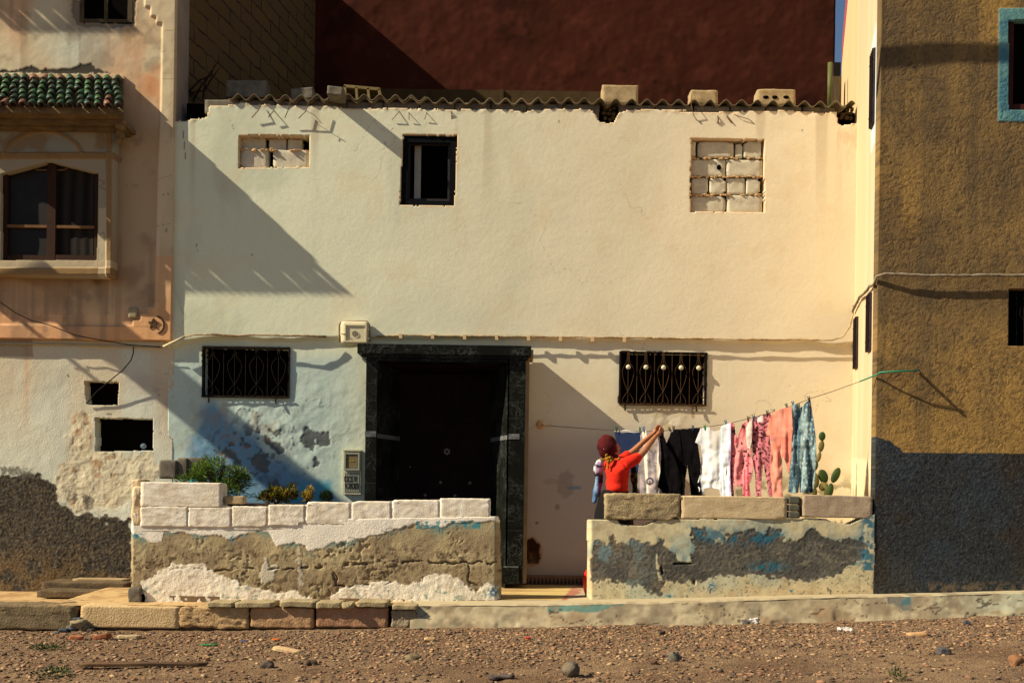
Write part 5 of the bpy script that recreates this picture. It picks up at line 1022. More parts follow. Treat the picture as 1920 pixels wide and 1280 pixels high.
for a, b in zip(pts[:-1], pts[1:]):
    n = max(1, int((b-a).length/.06)); p_ += [a.lerp(b, q/n)+Vector((0, 0, random.uniform(-.004, .004))) for q in range(n)]
p_.append(pts[-1]); o = MB().tube(p_, [.014*random.uniform(.8, 1.2) for _ in p_], 7).build('cable', mat('pale_flaking_cable', (104, 94, 78), (156, 142, 118), sc=20, bump=1, bsc=40), None, True); rebase(o, p_[0]); tag(o, 'thick pale cable climbing the cream side wall and crossing the ochre stucco', 'cable')
cable([(345, 631, -.08), (365, 627, -.09), (400, 627, -.09), (440, 629, -.1), (500, 628, -.11), (540, 630, -.12), (575, 629, -.1), (612, 631, -.07)], .010, mat('crusted_cable', (92, 68, 46), (190, 164, 124), sc=14, bump=1, bsc=40, bd=.01), 'crusted cable bundle above the left grilled window', jit=.004)
cable([(-80, 643, -.03), (90, 644, -.03), (200, 647, -.03), (300, 650, -.05)], .011, M_CW, 'grey conduit pipe under the salmon plaster of the left house', name='conduit', cat='conduit')
cable([(306, 650, -.10), (328, 640, -.10), (346, 631, -.09)], .014, mat('cream_conduit', (200, 184, 148), (214, 200, 166)), 'short cream conduit climbing to the crusted cable bundle', name='conduit', cat='conduit')
cable([(-60, 540, -.3), (0, 566, -.25), (30, 587, -.2), (60, 601, -.18), (95, 610, -.16), (140, 628, -.14), (170, 634, -.12), (240, 646, -.08), (305, 651, -.08)], .005, M_BK, 'thin black wire drooping across the salmon plaster')
cable([(250, 650, -.06), (250, 662, -.08), (245, 676, -.1), (230, 694, -.1), (205, 714, -.08), (180, 735, -.06), (162, 757, -.02)], .006, M_BK, 'black wire curving down to the small square opening')
for k in range(8):
    o = MB().pbox(748+k*60, 625+k*1, 754+k*60, 634+k*1, -.085, -.055).build('cable_clip', mat('cream_clip', (210, 180, 136))); rebase(o, P(751+k*60, 634, -.07))
    tag(o, 'small cream clip holding the long flaking cable', 'clip', 'clips along the flaking cable')
# cable bundle overhead, throws the soft band at the top right
o = cable([(1300, -170, RY-.42), (1500, -182, RY-.42), (1700, -178, RY-.42), (1960, -182, RY-.40)], .035, M_BK, 'thick overhead cable bundle passing in front of the ochre house')
# meter cupboard above the door
mt = thing('meter_box', P(666, 643, -.1), 'white square meter cupboard with a round dial above the doorway', 'meter box')
M_PL = mat('cream_plastic', (206, 196, 160), (216, 206, 172), rough=.6, bump=.1)
me = rock_mesh('cupboard', (.30, .09, .245), r=.015, amp=.001, cuts=6); me.transform(Matrix.Translation(P(666, 624, -.10))); link('cupboard', me, M_PL, mt)
m = MB(); frame4([(646, 608), (687, 608), (687, 641), (646, 641)], 2.2, -.158, -.146, m); m.build('door_rim', M_PL, mt)
m = MB(); m.tube([P(665, 625, -.145), P(665, 625, -.152)], .030, 20); d_ = m.build('dial', M_PL, mt, False)
m = MB(); m.tube([P(665+5*math.cos(R(a_)), 625+5*math.sin(R(a_)), -.153) for a_ in range(0, 361, 30)], .0025, 5); m.tube([P(664, 622, -.154), P(666, 628, -.154)], .0025, 5); m.build('dial_mark', mat('grey_mark', (120, 112, 92)), d_)
m = MB(); m.tube([P(x, y, -.12) for x, y in ((637, 641), (636, 625), (636, 608), (640, 603), (650, 602), (680, 602), (689, 603), (692, 608), (693, 622), (693, 640))], .010, 8); m.build('bent_pipe', mat('grey_brown_pipe', (124, 104, 88), (150, 130, 108)), mt, True)
m = MB(); m.pbox(684, 615, 692, 619, -.15, -.1); m.pbox(684, 632, 692, 637, -.15, -.1); m.build('clamp', M_PL, mt)
m = MB(); m.tube([P(638, 623, -.14), P(646, 625, -.17), P(652, 630, -.15)], .006, 6); m.build('latch', M_PL, mt)
# electricity meter with the painted number
m2 = thing('electricity_meter', P(660, 926, -.05), 'tall narrow electricity meter panel marked 037 1200 beside the doorway', 'meter')
m = MB(); m.pbox(643, 845, 677, 926, -.03, -.002); m.pbox(643, 842.5, 677, 845, -.06, -.002); m.build('panel', mat('meter_cream', (208, 200, 168), (196, 192, 164)), m2)
m = MB(); frame4([(645, 848), (674, 848), (674, 881), (645, 881)], 3, -.055, -.031, m); f_ = m.build('display_frame', mat('meter_frame', (150, 156, 140)), m2)
m = MB(); m.pbox(649, 852, 670, 877, -.045, -.0315); m.build('display', mat('meter_display', (110, 96, 66), (126, 112, 80), rough=.4), m2)
m = MB(); m.pbox(654, 863, 665, 865, -.048, -.0455); m.build('display_label', mat('meter_label', (150, 130, 40)), m2)
m = MB()
for k in range(9): m.pbox(646+k*3.2, 885, 647.2+k*3.2, 922, -.036, -.0305)
m.build('vent', mat('vent_grey', (150, 154, 140)), m2)
def digits(s, x0, y0, w_, h_, mb, Y, r):
    G = {'0': [[(0, 0), (1, 0), (1, 1), (0, 1), (0, 0)]], '1': [[(.2, .25), (.55, 0), (.55, 1)]], '2': [[(0, .2), (.3, 0), (.8, 0), (1, .3), (0, 1), (1, 1)]], '3': [[(0, 0), (1, 0), (.5, .42), (1, .7), (.7, 1), (0, 1)]], '7': [[(0, 0), (1, 0), (.4, 1)], [(.3, .5), (.9, .5)]]}
    for i, ch in enumerate(s):
        for l in G[ch]: mb.tube([P(x0+i*w_*1.35+x*w_, y0+y*h_, Y) for x, y in l], r, 5)
m = MB(); digits('037', 646, 893, 6, 8.5, m, -.038, .004); digits('1200', 645.5, 906, 5, 8.5, m, -.038, .004); m.build('number', mat('black_marker', (16, 18, 22), bump=0), m2)
# =================================================================== WASHING LINE AND LAUNDRY
def lineY(px):
    t = ((px-960)*12-.335*2040)/(3.09*2040+(px-960)*1.83); return -1.83*t
def Pv(px, py, Y):
    vx = px-960; vy = py-YH; x0 = vx*ca+vy*sa; y0 = -vx*sa+vy*ca; d = (D+Y)/F; return np.stack([x0*d, Y+0*px, HE-y0*d], -1)
lp = [(1017, 797), (1155, 807), (1203, 808.5), (1240, 808), (1262, 805), (1320, 801), (1365, 794), (1405, 784), (1447, 773), (1485, 761), (1519, 747), (1560, 734), (1612, 715), (1645, 702)]
m = MB(); m.tube([P(x, y, lineY(x)) for x, y in lp], .0032, 5)
ln = m.build('washing_line', mat('thin_line', (70, 56, 44), bump=0)); rebase(ln, P(1017, 797, 0)); tag(ln, 'thin washing line strung from the wall by the doorway to the ochre house corner', 'washing line')
m = MB(); m.tube([P(x, y, lineY(x)) for x, y in lp[-2:]] + [P(1650, 698, RY-.06), P(1680, 696, RY-.11), P(1725, 694, RY-.13)], .0075, 7); m.tube([P(1725, 694, RY-.13), P(1720, 700, RY-.12)], .007, 6)
o = m.build('cord', mat('green_cord', (24, 116, 88), (28, 130, 100), rough=.5, bump=0), None, True); rebase(o, P(1725, 694, RY-.1)); tag(o, 'bright green cord tying the washing line round the corner of the ochre house', 'cord')
m = MB(); m.tube([P(1722, 698, RY-.14), P(1722, 697, RY+.01)], .014, 8); o = m.build('iron_peg', M_RUST); rebase(o, P(1722, 698, RY)); tag(o, 'rusty iron peg in the ochre stucco holding the green cord', 'peg')
m = MB(); m.tube([P(1012, 796, .02), P(1020, 797, -.06), P(1028, 799, -.05), P(1032, 794, -.04)], .007, 6); m.ell(P(1013, 796, .0), (.045, .02, .05)); o = m.build('wall_hook', M_MORTAR); rebase(o, P(1013, 796, 0)); tag(o, 'small wire hook in a lump of mortar right of the doorway', 'hook')
M_CLOTH = mat('cloth', attr=True, bump=.25, bsc=140, bd=.002, grain=.05, rough=.95, spec=.05, trans=.18)
def garment(name, poly, colf, label, cat='garment', yo=0.0, amp=.02, fx=.35, seed=0, slant=0.0, kinks=(), group='laundry on the washing line'):
    xs_ = [p[0] for p in poly]; ys_ = [p[1] for p in poly]; step = .8
    gx = np.arange(min(xs_)-1, max(xs_)+1+step, step); gy = np.arange(min(ys_)-1, max(ys_)+1+step, step); yt = min(ys_)
    def fold(px, py):
        t = np.clip((py-yt)/60, 0, 1.3); w_ = px*fx+slant*(py-yt)+2.2*vn(px*.05, py*.03, seed)
        f = np.sin(w_*.7)*.5+(vn(px*.14, py*.035, seed+5)-.5)*2.6+(vn(px*.1, py*.12, seed+9)-.5)*1.0
        return f*amp*(.35+.65*t)
    xyz = lambda U, V: Pv(U, V, lineY(U)+yo+fold(U, V))
    o = sheet(name, gx, gy, xyz, lambda U, V: np.clip(colf(U, V), .003, .93), lambda U, V: polysd(U, V, poly) < (vn(U*.3, V*.3, seed)-.5)*.3, 0, M_CLOTH)
    s = o.modifiers.new('thickness', 'SOLIDIFY'); s.thickness = .005
    rebase(o, P(sum(xs_)/len(xs_), max(ys_), lineY(sum(xs_)/len(xs_))+yo)); tag(o, label, cat, group); return o
def cflat(c, c2=None, f=.08, lo=.45, hi=.6):
    def g(px, py):
        b = ones(px, c)
        if c2: b = mixc(b, c2, sst(lo, hi, fbm(px, py, f, 3, 200)))
        return b
    return g
def navy(px, py):
    b = ones(px, (38, 50, 80)); b = mixc(b, (224, 224, 220), sst(1.2, -.4, py-809.6-(px-1155)*.02+np.sin(px*.3)*.5)); return b
garment('cloth', [(1152, 807), (1175, 806), (1203, 809), (1204, 840), (1200, 862), (1197, 887), (1170, 885), (1160, 850)], navy, 'navy blue cloth with a white top hem, leftmost on the line', 'cloth', amp=.004, seed=1, yo=.02)
def lil(px, py):
    b = ones(px, (176, 162, 160)); b = mixc(b, (150, 142, 146), sst(.45, .6, fbm(px, py, .12, 3, 201))); b = mixc(b, (232, 224, 208), np.clip(sst(5, 3, np.abs(px-1240+(py-806)*.06))+sst(2.6, 1.6, np.abs(px-1206-(py-806)*.07))+sst(2, 1, np.abs(px-1211-(py-806)*.03)), 0, 1))
    r_ = np.hypot(px-1219, py-902); b = mixc(b, (50, 48, 56), (np.abs(r_-5.5) < 1.8)*.85); b = mixc(b, (50, 48, 56), ((np.abs(px-1219) < 1.4) & (py > 901) & (py < 909))*.8); b = mixc(b, (90, 90, 104), strokes(px, py, [[(1213, 862), (1220, 866), (1232, 868)], [(1226, 870), (1229, 874)]], .8)*.7)
    return b
garment('undershirt', [(1202, 808), (1212, 807), (1218, 845), (1226, 850), (1232, 812), (1245, 808), (1246, 860), (1240, 900), (1248, 936), (1194, 936), (1197, 880)], lil, 'lilac grey top with white edges and dark ring print, right of the navy cloth', amp=.012, seed=2)
blk = cflat((11, 9, 11), (17, 14, 17))
garment('blouse', [(1236, 810), (1240, 808), (1246, 820), (1250, 830), (1258, 813), (1266, 806), (1274, 806), (1280, 860), (1276, 936), (1247, 936), (1241, 918), (1233, 912), (1239, 880), (1240, 850)], blk, 'black V shaped top hanging next to the hands of the person', yo=-.01, amp=.008, seed=3)
garment('black_trousers', [(1257, 812), (1266, 805), (1290, 804), (1313, 802), (1310, 822), (1309, 835), (1314, 870), (1313, 905), (1318, 936), (1297, 936), (1293, 900), (1289, 872), (1285, 900), (1283, 936), (1252, 936), (1254, 860)], blk, 'black trousers with two long legs beside the white T-shirt', amp=.007, seed=4)
def tee(px, py):
    b = ones(px, (226, 226, 226)); b = mixc(b, (200, 212, 218), sst(.5, .62, fbm(px*2, py*.12, .07, 2, 203))*.4); b = mixc(b, (170, 172, 176), strokes(px, py, [[(1316, 803), (1315, 834)], [(1328, 802), (1333, 836), (1341, 845), (1349, 832), (1354, 800)], [(1316, 912), (1335, 910), (1350, 914)]], .7)*.5); b = mixc(b, (204, 198, 188), sst(2, -2, polysd(px, py, [(1330, 802), (1352, 802), (1349, 834), (1339, 846), (1331, 838)]))*.85)
    b = mixc(b, (50, 50, 50), strokes(px, py, [[(1334, 902), (1337, 899)], [(1337, 904), (1340, 897)], [(1341, 901), (1343, 896)], [(1345, 900), (1349, 895)]], .9)*.8); return b
garment('white_shirt', [(1304, 829), (1309, 815), (1314, 803), (1331, 800), (1333, 806), (1341, 809), (1350, 806), (1356, 797), (1364, 796), (1362, 880), (1362, 934), (1352, 934), (1349, 918), (1335, 914), (1322, 915), (1314, 934), (1308, 905), (1314, 885), (1316, 860), (1315, 836)], tee, 'white T-shirt with a drooping neck and a tiny black print near its hem', amp=.013, seed=5, fx=.28)
def wh2(px, py):
    b = ones(px, (226, 230, 236)); b = mixc(b, (190, 186, 220), sst(1364, 1370, px)*.7); b = mixc(b, (206, 226, 232), (px < 1356)*.6); return b
garment('white_shirt', [(1352, 800), (1360, 796), (1371, 792), (1371, 840), (1369, 880), (1372, 934), (1354, 934), (1355, 860)], wh2, 'narrow bluish white shirt pegged right of the T-shirt and left of the pink top', amp=.014, seed=6, yo=-.03, fx=.6)
def pnk(px, py):
    b = ones(px, (224, 144, 142)); b = mixc(b, (206, 62, 92), np.clip(sst(3.5, 1.5, np.abs(px-1371-(py-790)*.0))+sst(2.5, 1, np.abs(px-1392-(800-py)*.45))*(py < 830)+sst(3, 1, np.abs(px-1403))*(py > 855)+sst(2, 1, np.abs(px-1397))*(py > 880), 0, 1)*.85)
    d = (vn(px*.22, py*.22, 9) > .80); b = mixc(b, (50, 26, 36), d*.9); return b
garment('pink_top', [(1367, 795), (1372, 791), (1377, 794), (1379, 812), (1383, 822), (1388, 806), (1392, 796), (1399, 789), (1409, 786), (1411, 800), (1409, 850), (1413, 870), (1410, 895), (1404, 908), (1408, 934), (1393, 934), (1392, 912), (1384, 912), (1377, 909), (1376, 934), (1366, 934), (1368, 870)], pnk, 'salmon pink top with deeper pink trim and small dark bow prints', amp=.016, seed=7, fx=.4)
garment('cloth_flap', [(1399, 802), (1405, 790), (1411, 787), (1410, 828), (1406, 843), (1401, 838)], cflat((226, 210, 196)), 'small cream white flap between the pink top and the leopard leggings', 'cloth', yo=-.04, amp=.01, seed=8)
def leo(px, py):
    b = ones(px, (196, 118, 126)); n = vn(px*.36, py*.36, 11); b = mixc(b, (38, 20, 30), sst(.60, .66, n)*.95); b = mixc(b, (130, 84, 60), sst(.76, .8, n)*.5)
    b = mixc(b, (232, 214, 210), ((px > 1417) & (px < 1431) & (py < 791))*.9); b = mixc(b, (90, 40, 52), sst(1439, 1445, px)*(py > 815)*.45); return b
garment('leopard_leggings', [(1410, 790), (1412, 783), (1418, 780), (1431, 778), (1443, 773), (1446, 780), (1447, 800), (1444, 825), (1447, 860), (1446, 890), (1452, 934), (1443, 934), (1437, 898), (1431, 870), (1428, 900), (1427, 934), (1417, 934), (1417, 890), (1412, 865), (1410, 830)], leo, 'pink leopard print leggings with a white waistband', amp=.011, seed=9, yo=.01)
def cor(px, py):
    b = ones(px, (232, 156, 134)); b = mixc(b, (206, 110, 94), np.clip(((px > 1467) & (py > 812)).astype(float)*sst(812, 826, py)*.6, 0, 1)); b = mixc(b, (222, 116, 92), sst(.52, .64, fbm(px, py*.4, .12, 3, 205))*.5); b = mixc(b, (140, 110, 110), np.exp(-(((px-1452)/4)**2+((py-825)/6)**2))*.7); return b  # lower right half painted darker, standing in for shadow on the cloth
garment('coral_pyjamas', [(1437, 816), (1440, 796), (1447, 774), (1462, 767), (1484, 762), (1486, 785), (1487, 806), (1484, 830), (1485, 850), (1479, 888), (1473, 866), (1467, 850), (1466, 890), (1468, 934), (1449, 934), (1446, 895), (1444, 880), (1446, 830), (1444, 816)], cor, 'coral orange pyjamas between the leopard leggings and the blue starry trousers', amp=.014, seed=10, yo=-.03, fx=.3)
def blu(px, py):
    b = ones(px, (130, 154, 156)); b = mixc(b, (74, 100, 114), sst(.48, .58, fbm(px*1.6, py*.25, .09, 3, 206))); gx_ = px+(py*.22); q = ((gx_*.13) % 1-.5)**2+((py*.11) % 1-.5)**2; b = mixc(b, (196, 206, 196), (q < .035)*.7*(px > 1504)); q2 = (((px-.1*py)*.17) % 1-.5)**2+((py*.12+.5) % 1-.5)**2; b = mixc(b, (180, 196, 196), (q2 < .03)*.4*(px < 1504))
    b = mixc(b, (178, 194, 186), np.clip(sst(2, .8, np.abs(px-1506+(py-757)*.045))+sst(1.5, .8, np.abs(px-1518+(py-757)*.09)), 0, 1)*.6); return b
garment('starry_trousers', [(1486, 758), (1493, 757), (1498, 768), (1502, 764), (1510, 756), (1519, 747), (1521, 760), (1525, 785), (1530, 820), (1531, 860), (1529, 890), (1525, 922), (1516, 925), (1500, 922), (1499, 900), (1496, 923), (1488, 925), (1478, 921), (1482, 880), (1486, 830)], blu, 'teal blue trousers with pale dots, rightmost and longest on the line', amp=.022, seed=11, fx=.42)
pegs = [(1156, 803, (30, 84, 44), 'green peg at the left corner of the navy cloth'), (1200, 804, (34, 80, 50), 'green peg at the right corner of the navy cloth'), (1207, 803, (24, 100, 150), 'blue peg on the lilac grey top'), (1256, 804, (20, 18, 18), 'black peg on the black V shaped top'), (1263, 802, (24, 20, 22), 'dark peg at the left of the black trousers waist'), (1299, 801, (30, 50, 74), 'dark blue peg at the right of the black trousers waist'),
        (1322, 800, (50, 130, 60), 'bright green peg on the shoulder of the white T-shirt'), (1361, 791, (30, 110, 120), 'teal peg on the narrow bluish white shirt'), (1403, 784, (70, 26, 26), 'dark red peg on the salmon pink top'), (1413, 782, (30, 60, 90), 'dark blue peg at the left of the leopard leggings'), (1439, 773, (24, 50, 36), 'dark green peg at the right of the leopard leggings'), (1452, 771, (30, 90, 50), 'green peg at the left of the coral pyjamas'), (1475, 760, (30, 70, 44), 'green peg at the right of the coral pyjamas'), (1487, 756, (30, 80, 120), 'blue peg at the left of the starry trousers'), (1498, 760, (28, 36, 40), 'dark peg in the middle of the starry trousers waist'), (1517, 747, (22, 28, 26), 'blackish peg at the highest right corner of the starry trousers')]
for i, (x, y, cc, lab) in enumerate(pegs):
    c = P(x, y+1, lineY(x)-.012); an = random.uniform(-.5, .1) if i > 2 else .05; m = MB(); u = Vector((math.sin(an), 0, math.cos(an))); v_ = Vector((math.cos(an), 0, -math.sin(an)))
    for s in (-1, 1):
        a = c+v_*.0055*s
        pts = [a+u*.028+v_*.004*s, a+u*.008, a-u*.008+v_*.001*s, a-u*.03-v_*.002*s]
        m.tube(pts, [.0045, .005, .005, .0035], 5)
    o = m.build('clothes_peg', mat('peg_%d' % i, cc, bump=0, rough=.5)); rebase(o, c); tag(o, lab, 'clothes peg', 'clothes pegs on the washing line')

# =================================================================== PERSON
def skin(name, pts, edges, m, parent, root=0, sub=2, smooth_=True):
    me = bpy.data.meshes.new(name+'_t'); me.from_pydata([tuple(p[0]) for p in pts], edges, []); o = bpy.data.objects.new(name+'_t', me); COL.objects.link(o)
    md = o.modifiers.new('s', 'SKIN'); md.use_smooth_shade = True
    for i, p in enumerate(pts):
        r_ = p[1]; me.skin_vertices[0].data[i].radius = r_ if isinstance(r_, tuple) else (r_, r_); me.skin_vertices[0].data[i].use_root = (i == root)
    s = o.modifiers.new('b', 'SUBSURF'); s.levels = sub; s.render_levels = sub
    bpy.context.view_layer.update(); dg = bpy.context.evaluated_depsgraph_get(); nm = bpy.data.meshes.new_from_object(o.evaluated_get(dg)); nm.name = name
    bpy.data.objects.remove(o); nm.materials.clear(); return link(name, nm, m, parent, True)
PY_ = -1.05
base = P(1150, 1110, PY_); base.z = 0.0
ps = thing('person', base, 'person in a maroon headscarf and bright red top reaching up to peg out black clothes', 'person')
M_SKIN = mat('skin', (158, 102, 68), (168, 112, 76), rough=.6, bump=.05, grain=.04, spec=.3)
B = []; E = []
def bp(x, y, Y, r, par=None):
    B.append((P(x, y, Y), r)); 
    if par is not None: E.append((par, len(B)-1))
    return len(B)-1
pel = bp(1155, 942, PY_, (.12, .10)); sp1 = bp(1156, 915, PY_, (.105, .09), pel); ch = bp(1156, 888, PY_, (.12, .095), sp1); nb = bp(1154, 868, PY_-.01, (.06, .06), ch); nk = bp(1150, 858, PY_, .048, nb); h1 = bp(1148, 848, PY_, (.062, .07), nk); h2 = bp(1146, 838, PY_+.01, (.082, .088), h1); h3 = bp(1144, 828, PY_+.01, (.068, .072), h2)
cn_ = bp(1157, 850, PY_+.055, .026, h1); ns = bp(1163, 842, PY_+.06, .014, h2)
sr = bp(1172, 870, PY_-.12, .055, nb); ur = bp(1188, 862, PY_-.10, .046, sr); er = bp(1205, 850, PY_-.06, .037, ur); fr = bp(1217, 833, PY_+.06, .034, er); wr = bp(1229, 818, PY_+.2, .023, fr); pr_ = bp(1235, 812, PY_+.27, (.026, .016), wr)
sl_ = bp(1142, 869, PY_+.12, .055, nb); ul = bp(1163, 862, PY_+.18, .045, sl_); el = bp(1187, 846, PY_+.22, .035, ul); fl_ = bp(1204, 830, PY_+.26, .031, el); wl_ = bp(1222, 815, PY_+.31, .022, fl_); pl_ = bp(1230, 807, PY_+.33, (.026, .016), wl_)
for par, pts4 in ((pr_, [(1241, 808, 1243, 812), (1242, 804, 1245, 808), (1240, 802, 1244, 804), (1238, 801, 1241, 800)]), (pl_, [(1236, 802, 1241, 801), (1235, 800, 1239, 798), (1233, 799, 1237, 797), (1231, 799, 1234, 796)])):
    for k, (a, b, c, d) in enumerate(pts4):
        i = bp(a, b, lineY(1238)-.03-.012*k, .009, par); bp(c, d, lineY(1238)-.012-.006*k, .0075, i)
    q = B[par]; i = len(B); B.append((q[0]+Vector((.0, -.02, -.022)), .010)); E.append((par, i)); B.append((q[0]+Vector((.028, -.01, -.018)), .008)); E.append((i, i+1))
for sg in (-1, 1):
    k = bp(1155+7*sg, 1010, PY_+.1*sg, .07, pel); a_ = bp(1153+8*sg, 1090, PY_+.1*sg, .038, k)
    B.append((Vector((B[a_][0].x+.0, B[a_][0].y, .04)), .035)); E.append((a_, len(B)-1)); B.append((Vector((B[a_][0].x+.12, B[a_][0].y+.08, .03)), .028)); E.append((len(B)-2, len(B)-1))
body = skin('body', B, E, M_SKIN, ps)
f = Vector((.75, .66, 0)); rt = Vector((.66, -.75, 0)); hc_ = P(1146, 838, PY_+.01)
for sg in (-1, 1):
    m = MB(); m.ell(hc_+f*.083+rt*.03*sg+Vector((0, 0, .005)), (.011, .011, .008)); m.build('eye', mat('eye', (40, 28, 22), rough=.3, bump=0), body, True)
m = MB(); m.ell(hc_+f*.082+Vector((0, 0, -.055)), (.02, .02, .007)); m.build('mouth', mat('lips', (150, 70, 60), bump=0), body, True)
# red top
B = []; E = []
q0 = bp(1157, 927, PY_, (.15, .125)); q1 = bp(1157, 912, PY_, (.145, .12), q0); q2 = bp(1157, 892, PY_, (.15, .12), q1); q3 = bp(1157, 876, PY_, (.125, .10), q2); q4 = bp(1155, 866, PY_, .07, q3)
a1 = bp(1173, 869, PY_-.12, .070, q3); a2 = bp(1188, 863, PY_-.10, .064, a1); a3 = bp(1202, 852, PY_-.065, (.057, .057), a2)
b1 = bp(1143, 869, PY_+.12, .066, q3); b2 = bp(1163, 862, PY_+.18, .056, b1); b3 = bp(1182, 849, PY_+.215, .047, b2)
top = skin('red_top', B, E, mat('red_jersey', (226, 44, 20), (214, 36, 18), rough=.9, bump=.5, bsc=18, bd=.02, grain=.04, stretch=(1, 1, 2.2)), ps)
for v in top.data.vertices:
    p = v.co; g_ = mnoise.noise(Vector((p.x*9+p.z*16, p.y*5, p.z*22))); v.co += v.normal*(g_*.013)
# skirt
m = MB(); n = 40; rings = [(918, .125, .10, 0), (930, .15, .13, -2), (960, .185, .16, -4), (1000, .21, .18, -4), (1060, .235, .2, -4), (1106, .25, .21, -3)]
for k, (y, rx, ry, dx) in enumerate(rings):
    c = P(1154+dx, y, PY_)
    for j in range(n):
        a = 2*math.pi*j/n; w_ = 1+.05*math.sin(a*9+1)*k/5+.02*math.sin(a*17+k); m.v.append((c.x+rx*w_*math.cos(a), c.y+ry*w_*math.sin(a), max(c.z, .02)))
for k in range(len(rings)-1):
    for j in range(n): m.f.append((k*n+j, k*n+(j+1) % n, (k+1)*n+(j+1) % n, (k+1)*n+j))
m.build('skirt', mat('dark_skirt', (9, 6, 6), (13, 8, 8), bump=.3, bsc=60), ps, True)
# headscarf
m = MB(); rotm = Matrix.Rotation(R(-12), 3, 'Y'); c = P(1139, 837, PY_-.005)
nu, nv = 28, 18; i0 = 0
for a in range(nv+1):
    th = math.pi*a/nv
    for b in range(nu):
        ph = 2*math.pi*b/nu; d_ = Vector((math.sin(th)*math.cos(ph), math.sin(th)*math.sin(ph), math.cos(th)))
        fr_ = max(0, d_.dot(f)-.45); rr_ = 1-.55*max(0, d_.dot(f)-.72)*3*(1 if d_.z < .45 else 0)
        p = Vector((d_.x*.102, d_.y*.108, d_.z*.122))*rr_; p += d_*(.005*math.sin(p.z*75+p.x*60+3*mnoise.noise(p*9))+.009*mnoise.noise(p*14)+.004*mnoise.noise(p*40)); p.x -= .03*max(0, -d_.z)*.0
        m.v.append(tuple(c+rotm @ p))
for a in range(nv):
    for b in range(nu): m.f.append((a*nu+b, (a+1)*nu+b, (a+1)*nu+(b+1) % nu, a*nu+(b+1) % nu))
m.build('headscarf', mat('maroon_cloth', (82, 9, 14), (60, 6, 10), sc=14, bump=.6, bsc=26, bd=.015, grain=.08), ps, True)
B = []; E = []; k0 = bp(1146, 850, PY_, .075); k1 = bp(1147, 860, PY_-.02, .07, k0); k2 = bp(1150, 868, PY_-.03, .06, k1); skin('scarf_neck', B, E, mat('maroon_cloth'), ps)
m = MB()
for k in range(9):
    a = k/9*2*math.pi; m.ell(P(1143+4.5*math.cos(a), 861+3.4*math.sin(a), PY_-.125-.01*(k % 2)), (.018, .016, .014), Matrix.Rotation(a, 3, 'Y'))
for x, y in ((1131, 862), (1128, 861), (1136, 859), (1153, 862), (1160, 860), (1137, 853), (1141, 868), (1140, 873), (1140, 877)): m.ell(P(x, y, PY_-.125), (.018, .012, .012), Matrix.Rotation(random.uniform(-1, 1), 3, 'Y'))
m.build('hair_tie', mat('ochre_ribbon', (170, 124, 34), (120, 84, 28), sc=22, bump=.6, bsc=50, bd=.01), ps, True)
m = MB(); m.ell(P(1132, 841, PY_-.1), (.004, .004, .004)); m.build('scarf_pin', mat('pearl', (220, 200, 190), bump=0), ps)
def bundle(name, pts, colf, lab, cat):
    B_, E_ = [], []
    for k, (x, y, Y, r_) in enumerate(pts):
        B_.append((P(x, y, Y), r_)); 
        if k: E_.append((k-1, k))
    o = skin(name, B_, E_, mat('cloth'), None)
    n_ = len(o.data.vertices); co = np.zeros(n_*3); o.data.vertices.foreach_get('co', co); co = co.reshape(-1, 3); px, py = inv(co[:, 0], co[:, 1], co[:, 2])
    for v in o.data.vertices: v.co += v.normal*mnoise.noise(Vector((v.co.x*40, v.co.y*20, v.co.z*14)))*.016
    at = o.data.color_attributes.new('Col', 'FLOAT_COLOR', 'POINT'); cc = colf(px, py); at.data.foreach_set('color', np.concatenate([cc, np.ones((n_, 1))], 1).ravel().astype(np.float32))
    rebase(o, P(pts[-1][0], pts[-1][1], pts[-1][2])); return tag(o, lab, cat)
def bcol(px, py):
    b = ones(px, (206, 206, 216)); b = mixc(b, (170, 120, 170), (px > 1118)*(py > 866)*.7); b = mixc(b, (20, 16, 24), strokes(px, py, [[(1112, 868), (1120, 874), (1128, 874)], [(1113, 884), (1117, 892), (1122, 890)]], 2)); b = mixc(b, (70, 60, 46), (py > 886)*.6); return b
bundle('cloth_bundle', [(1127, 861, PY_+.02, .035), (1122, 870, PY_+.02, .052), (1121, 881, PY_+.02, .050), (1123, 893, PY_+.02, .04)], bcol, 'bundle of white, purple and black cloth on the back shoulder of the person', 'cloth bundle')
def bcol2(px, py):
    b = ones(px, (86, 118, 156)); b = mixc(b, (150, 180, 200), sst(.5, .6, fbm(px*2, py*.3, .1, 3, 210))*.7); b = mixc(b, (120, 50, 110), sst(1119, 1123, px)*(py > 905)*.9); b = mixc(b, (60, 16, 30), (px > 1122)*(py < 905)*1.0); return b
bundle('blue_cloth', [(1126, 888, PY_+.03, .035), (1123, 905, PY_+.03, .042), (1119, 925, PY_+.03, .042), (1113, 943, PY_+.03, .022)], bcol2, 'blue cloth with a purple edge hanging down behind the person', 'cloth')
def bcol3(px, py):
    b = ones(px, (34, 26, 26)); b = mixc(b, (120, 104, 44), sst(.5, .62, fbm(px*2, py, .12, 3, 211))*.9); return b
bundle('patterned_cloth', [(1187, 872, PY_+.12, .03), (1189, 888, PY_+.1, .035), (1190, 905, PY_+.1, .035), (1190, 930, PY_+.1, .03)], bcol3, 'dark olive patterned cloth hanging in front of the person', 'cloth')
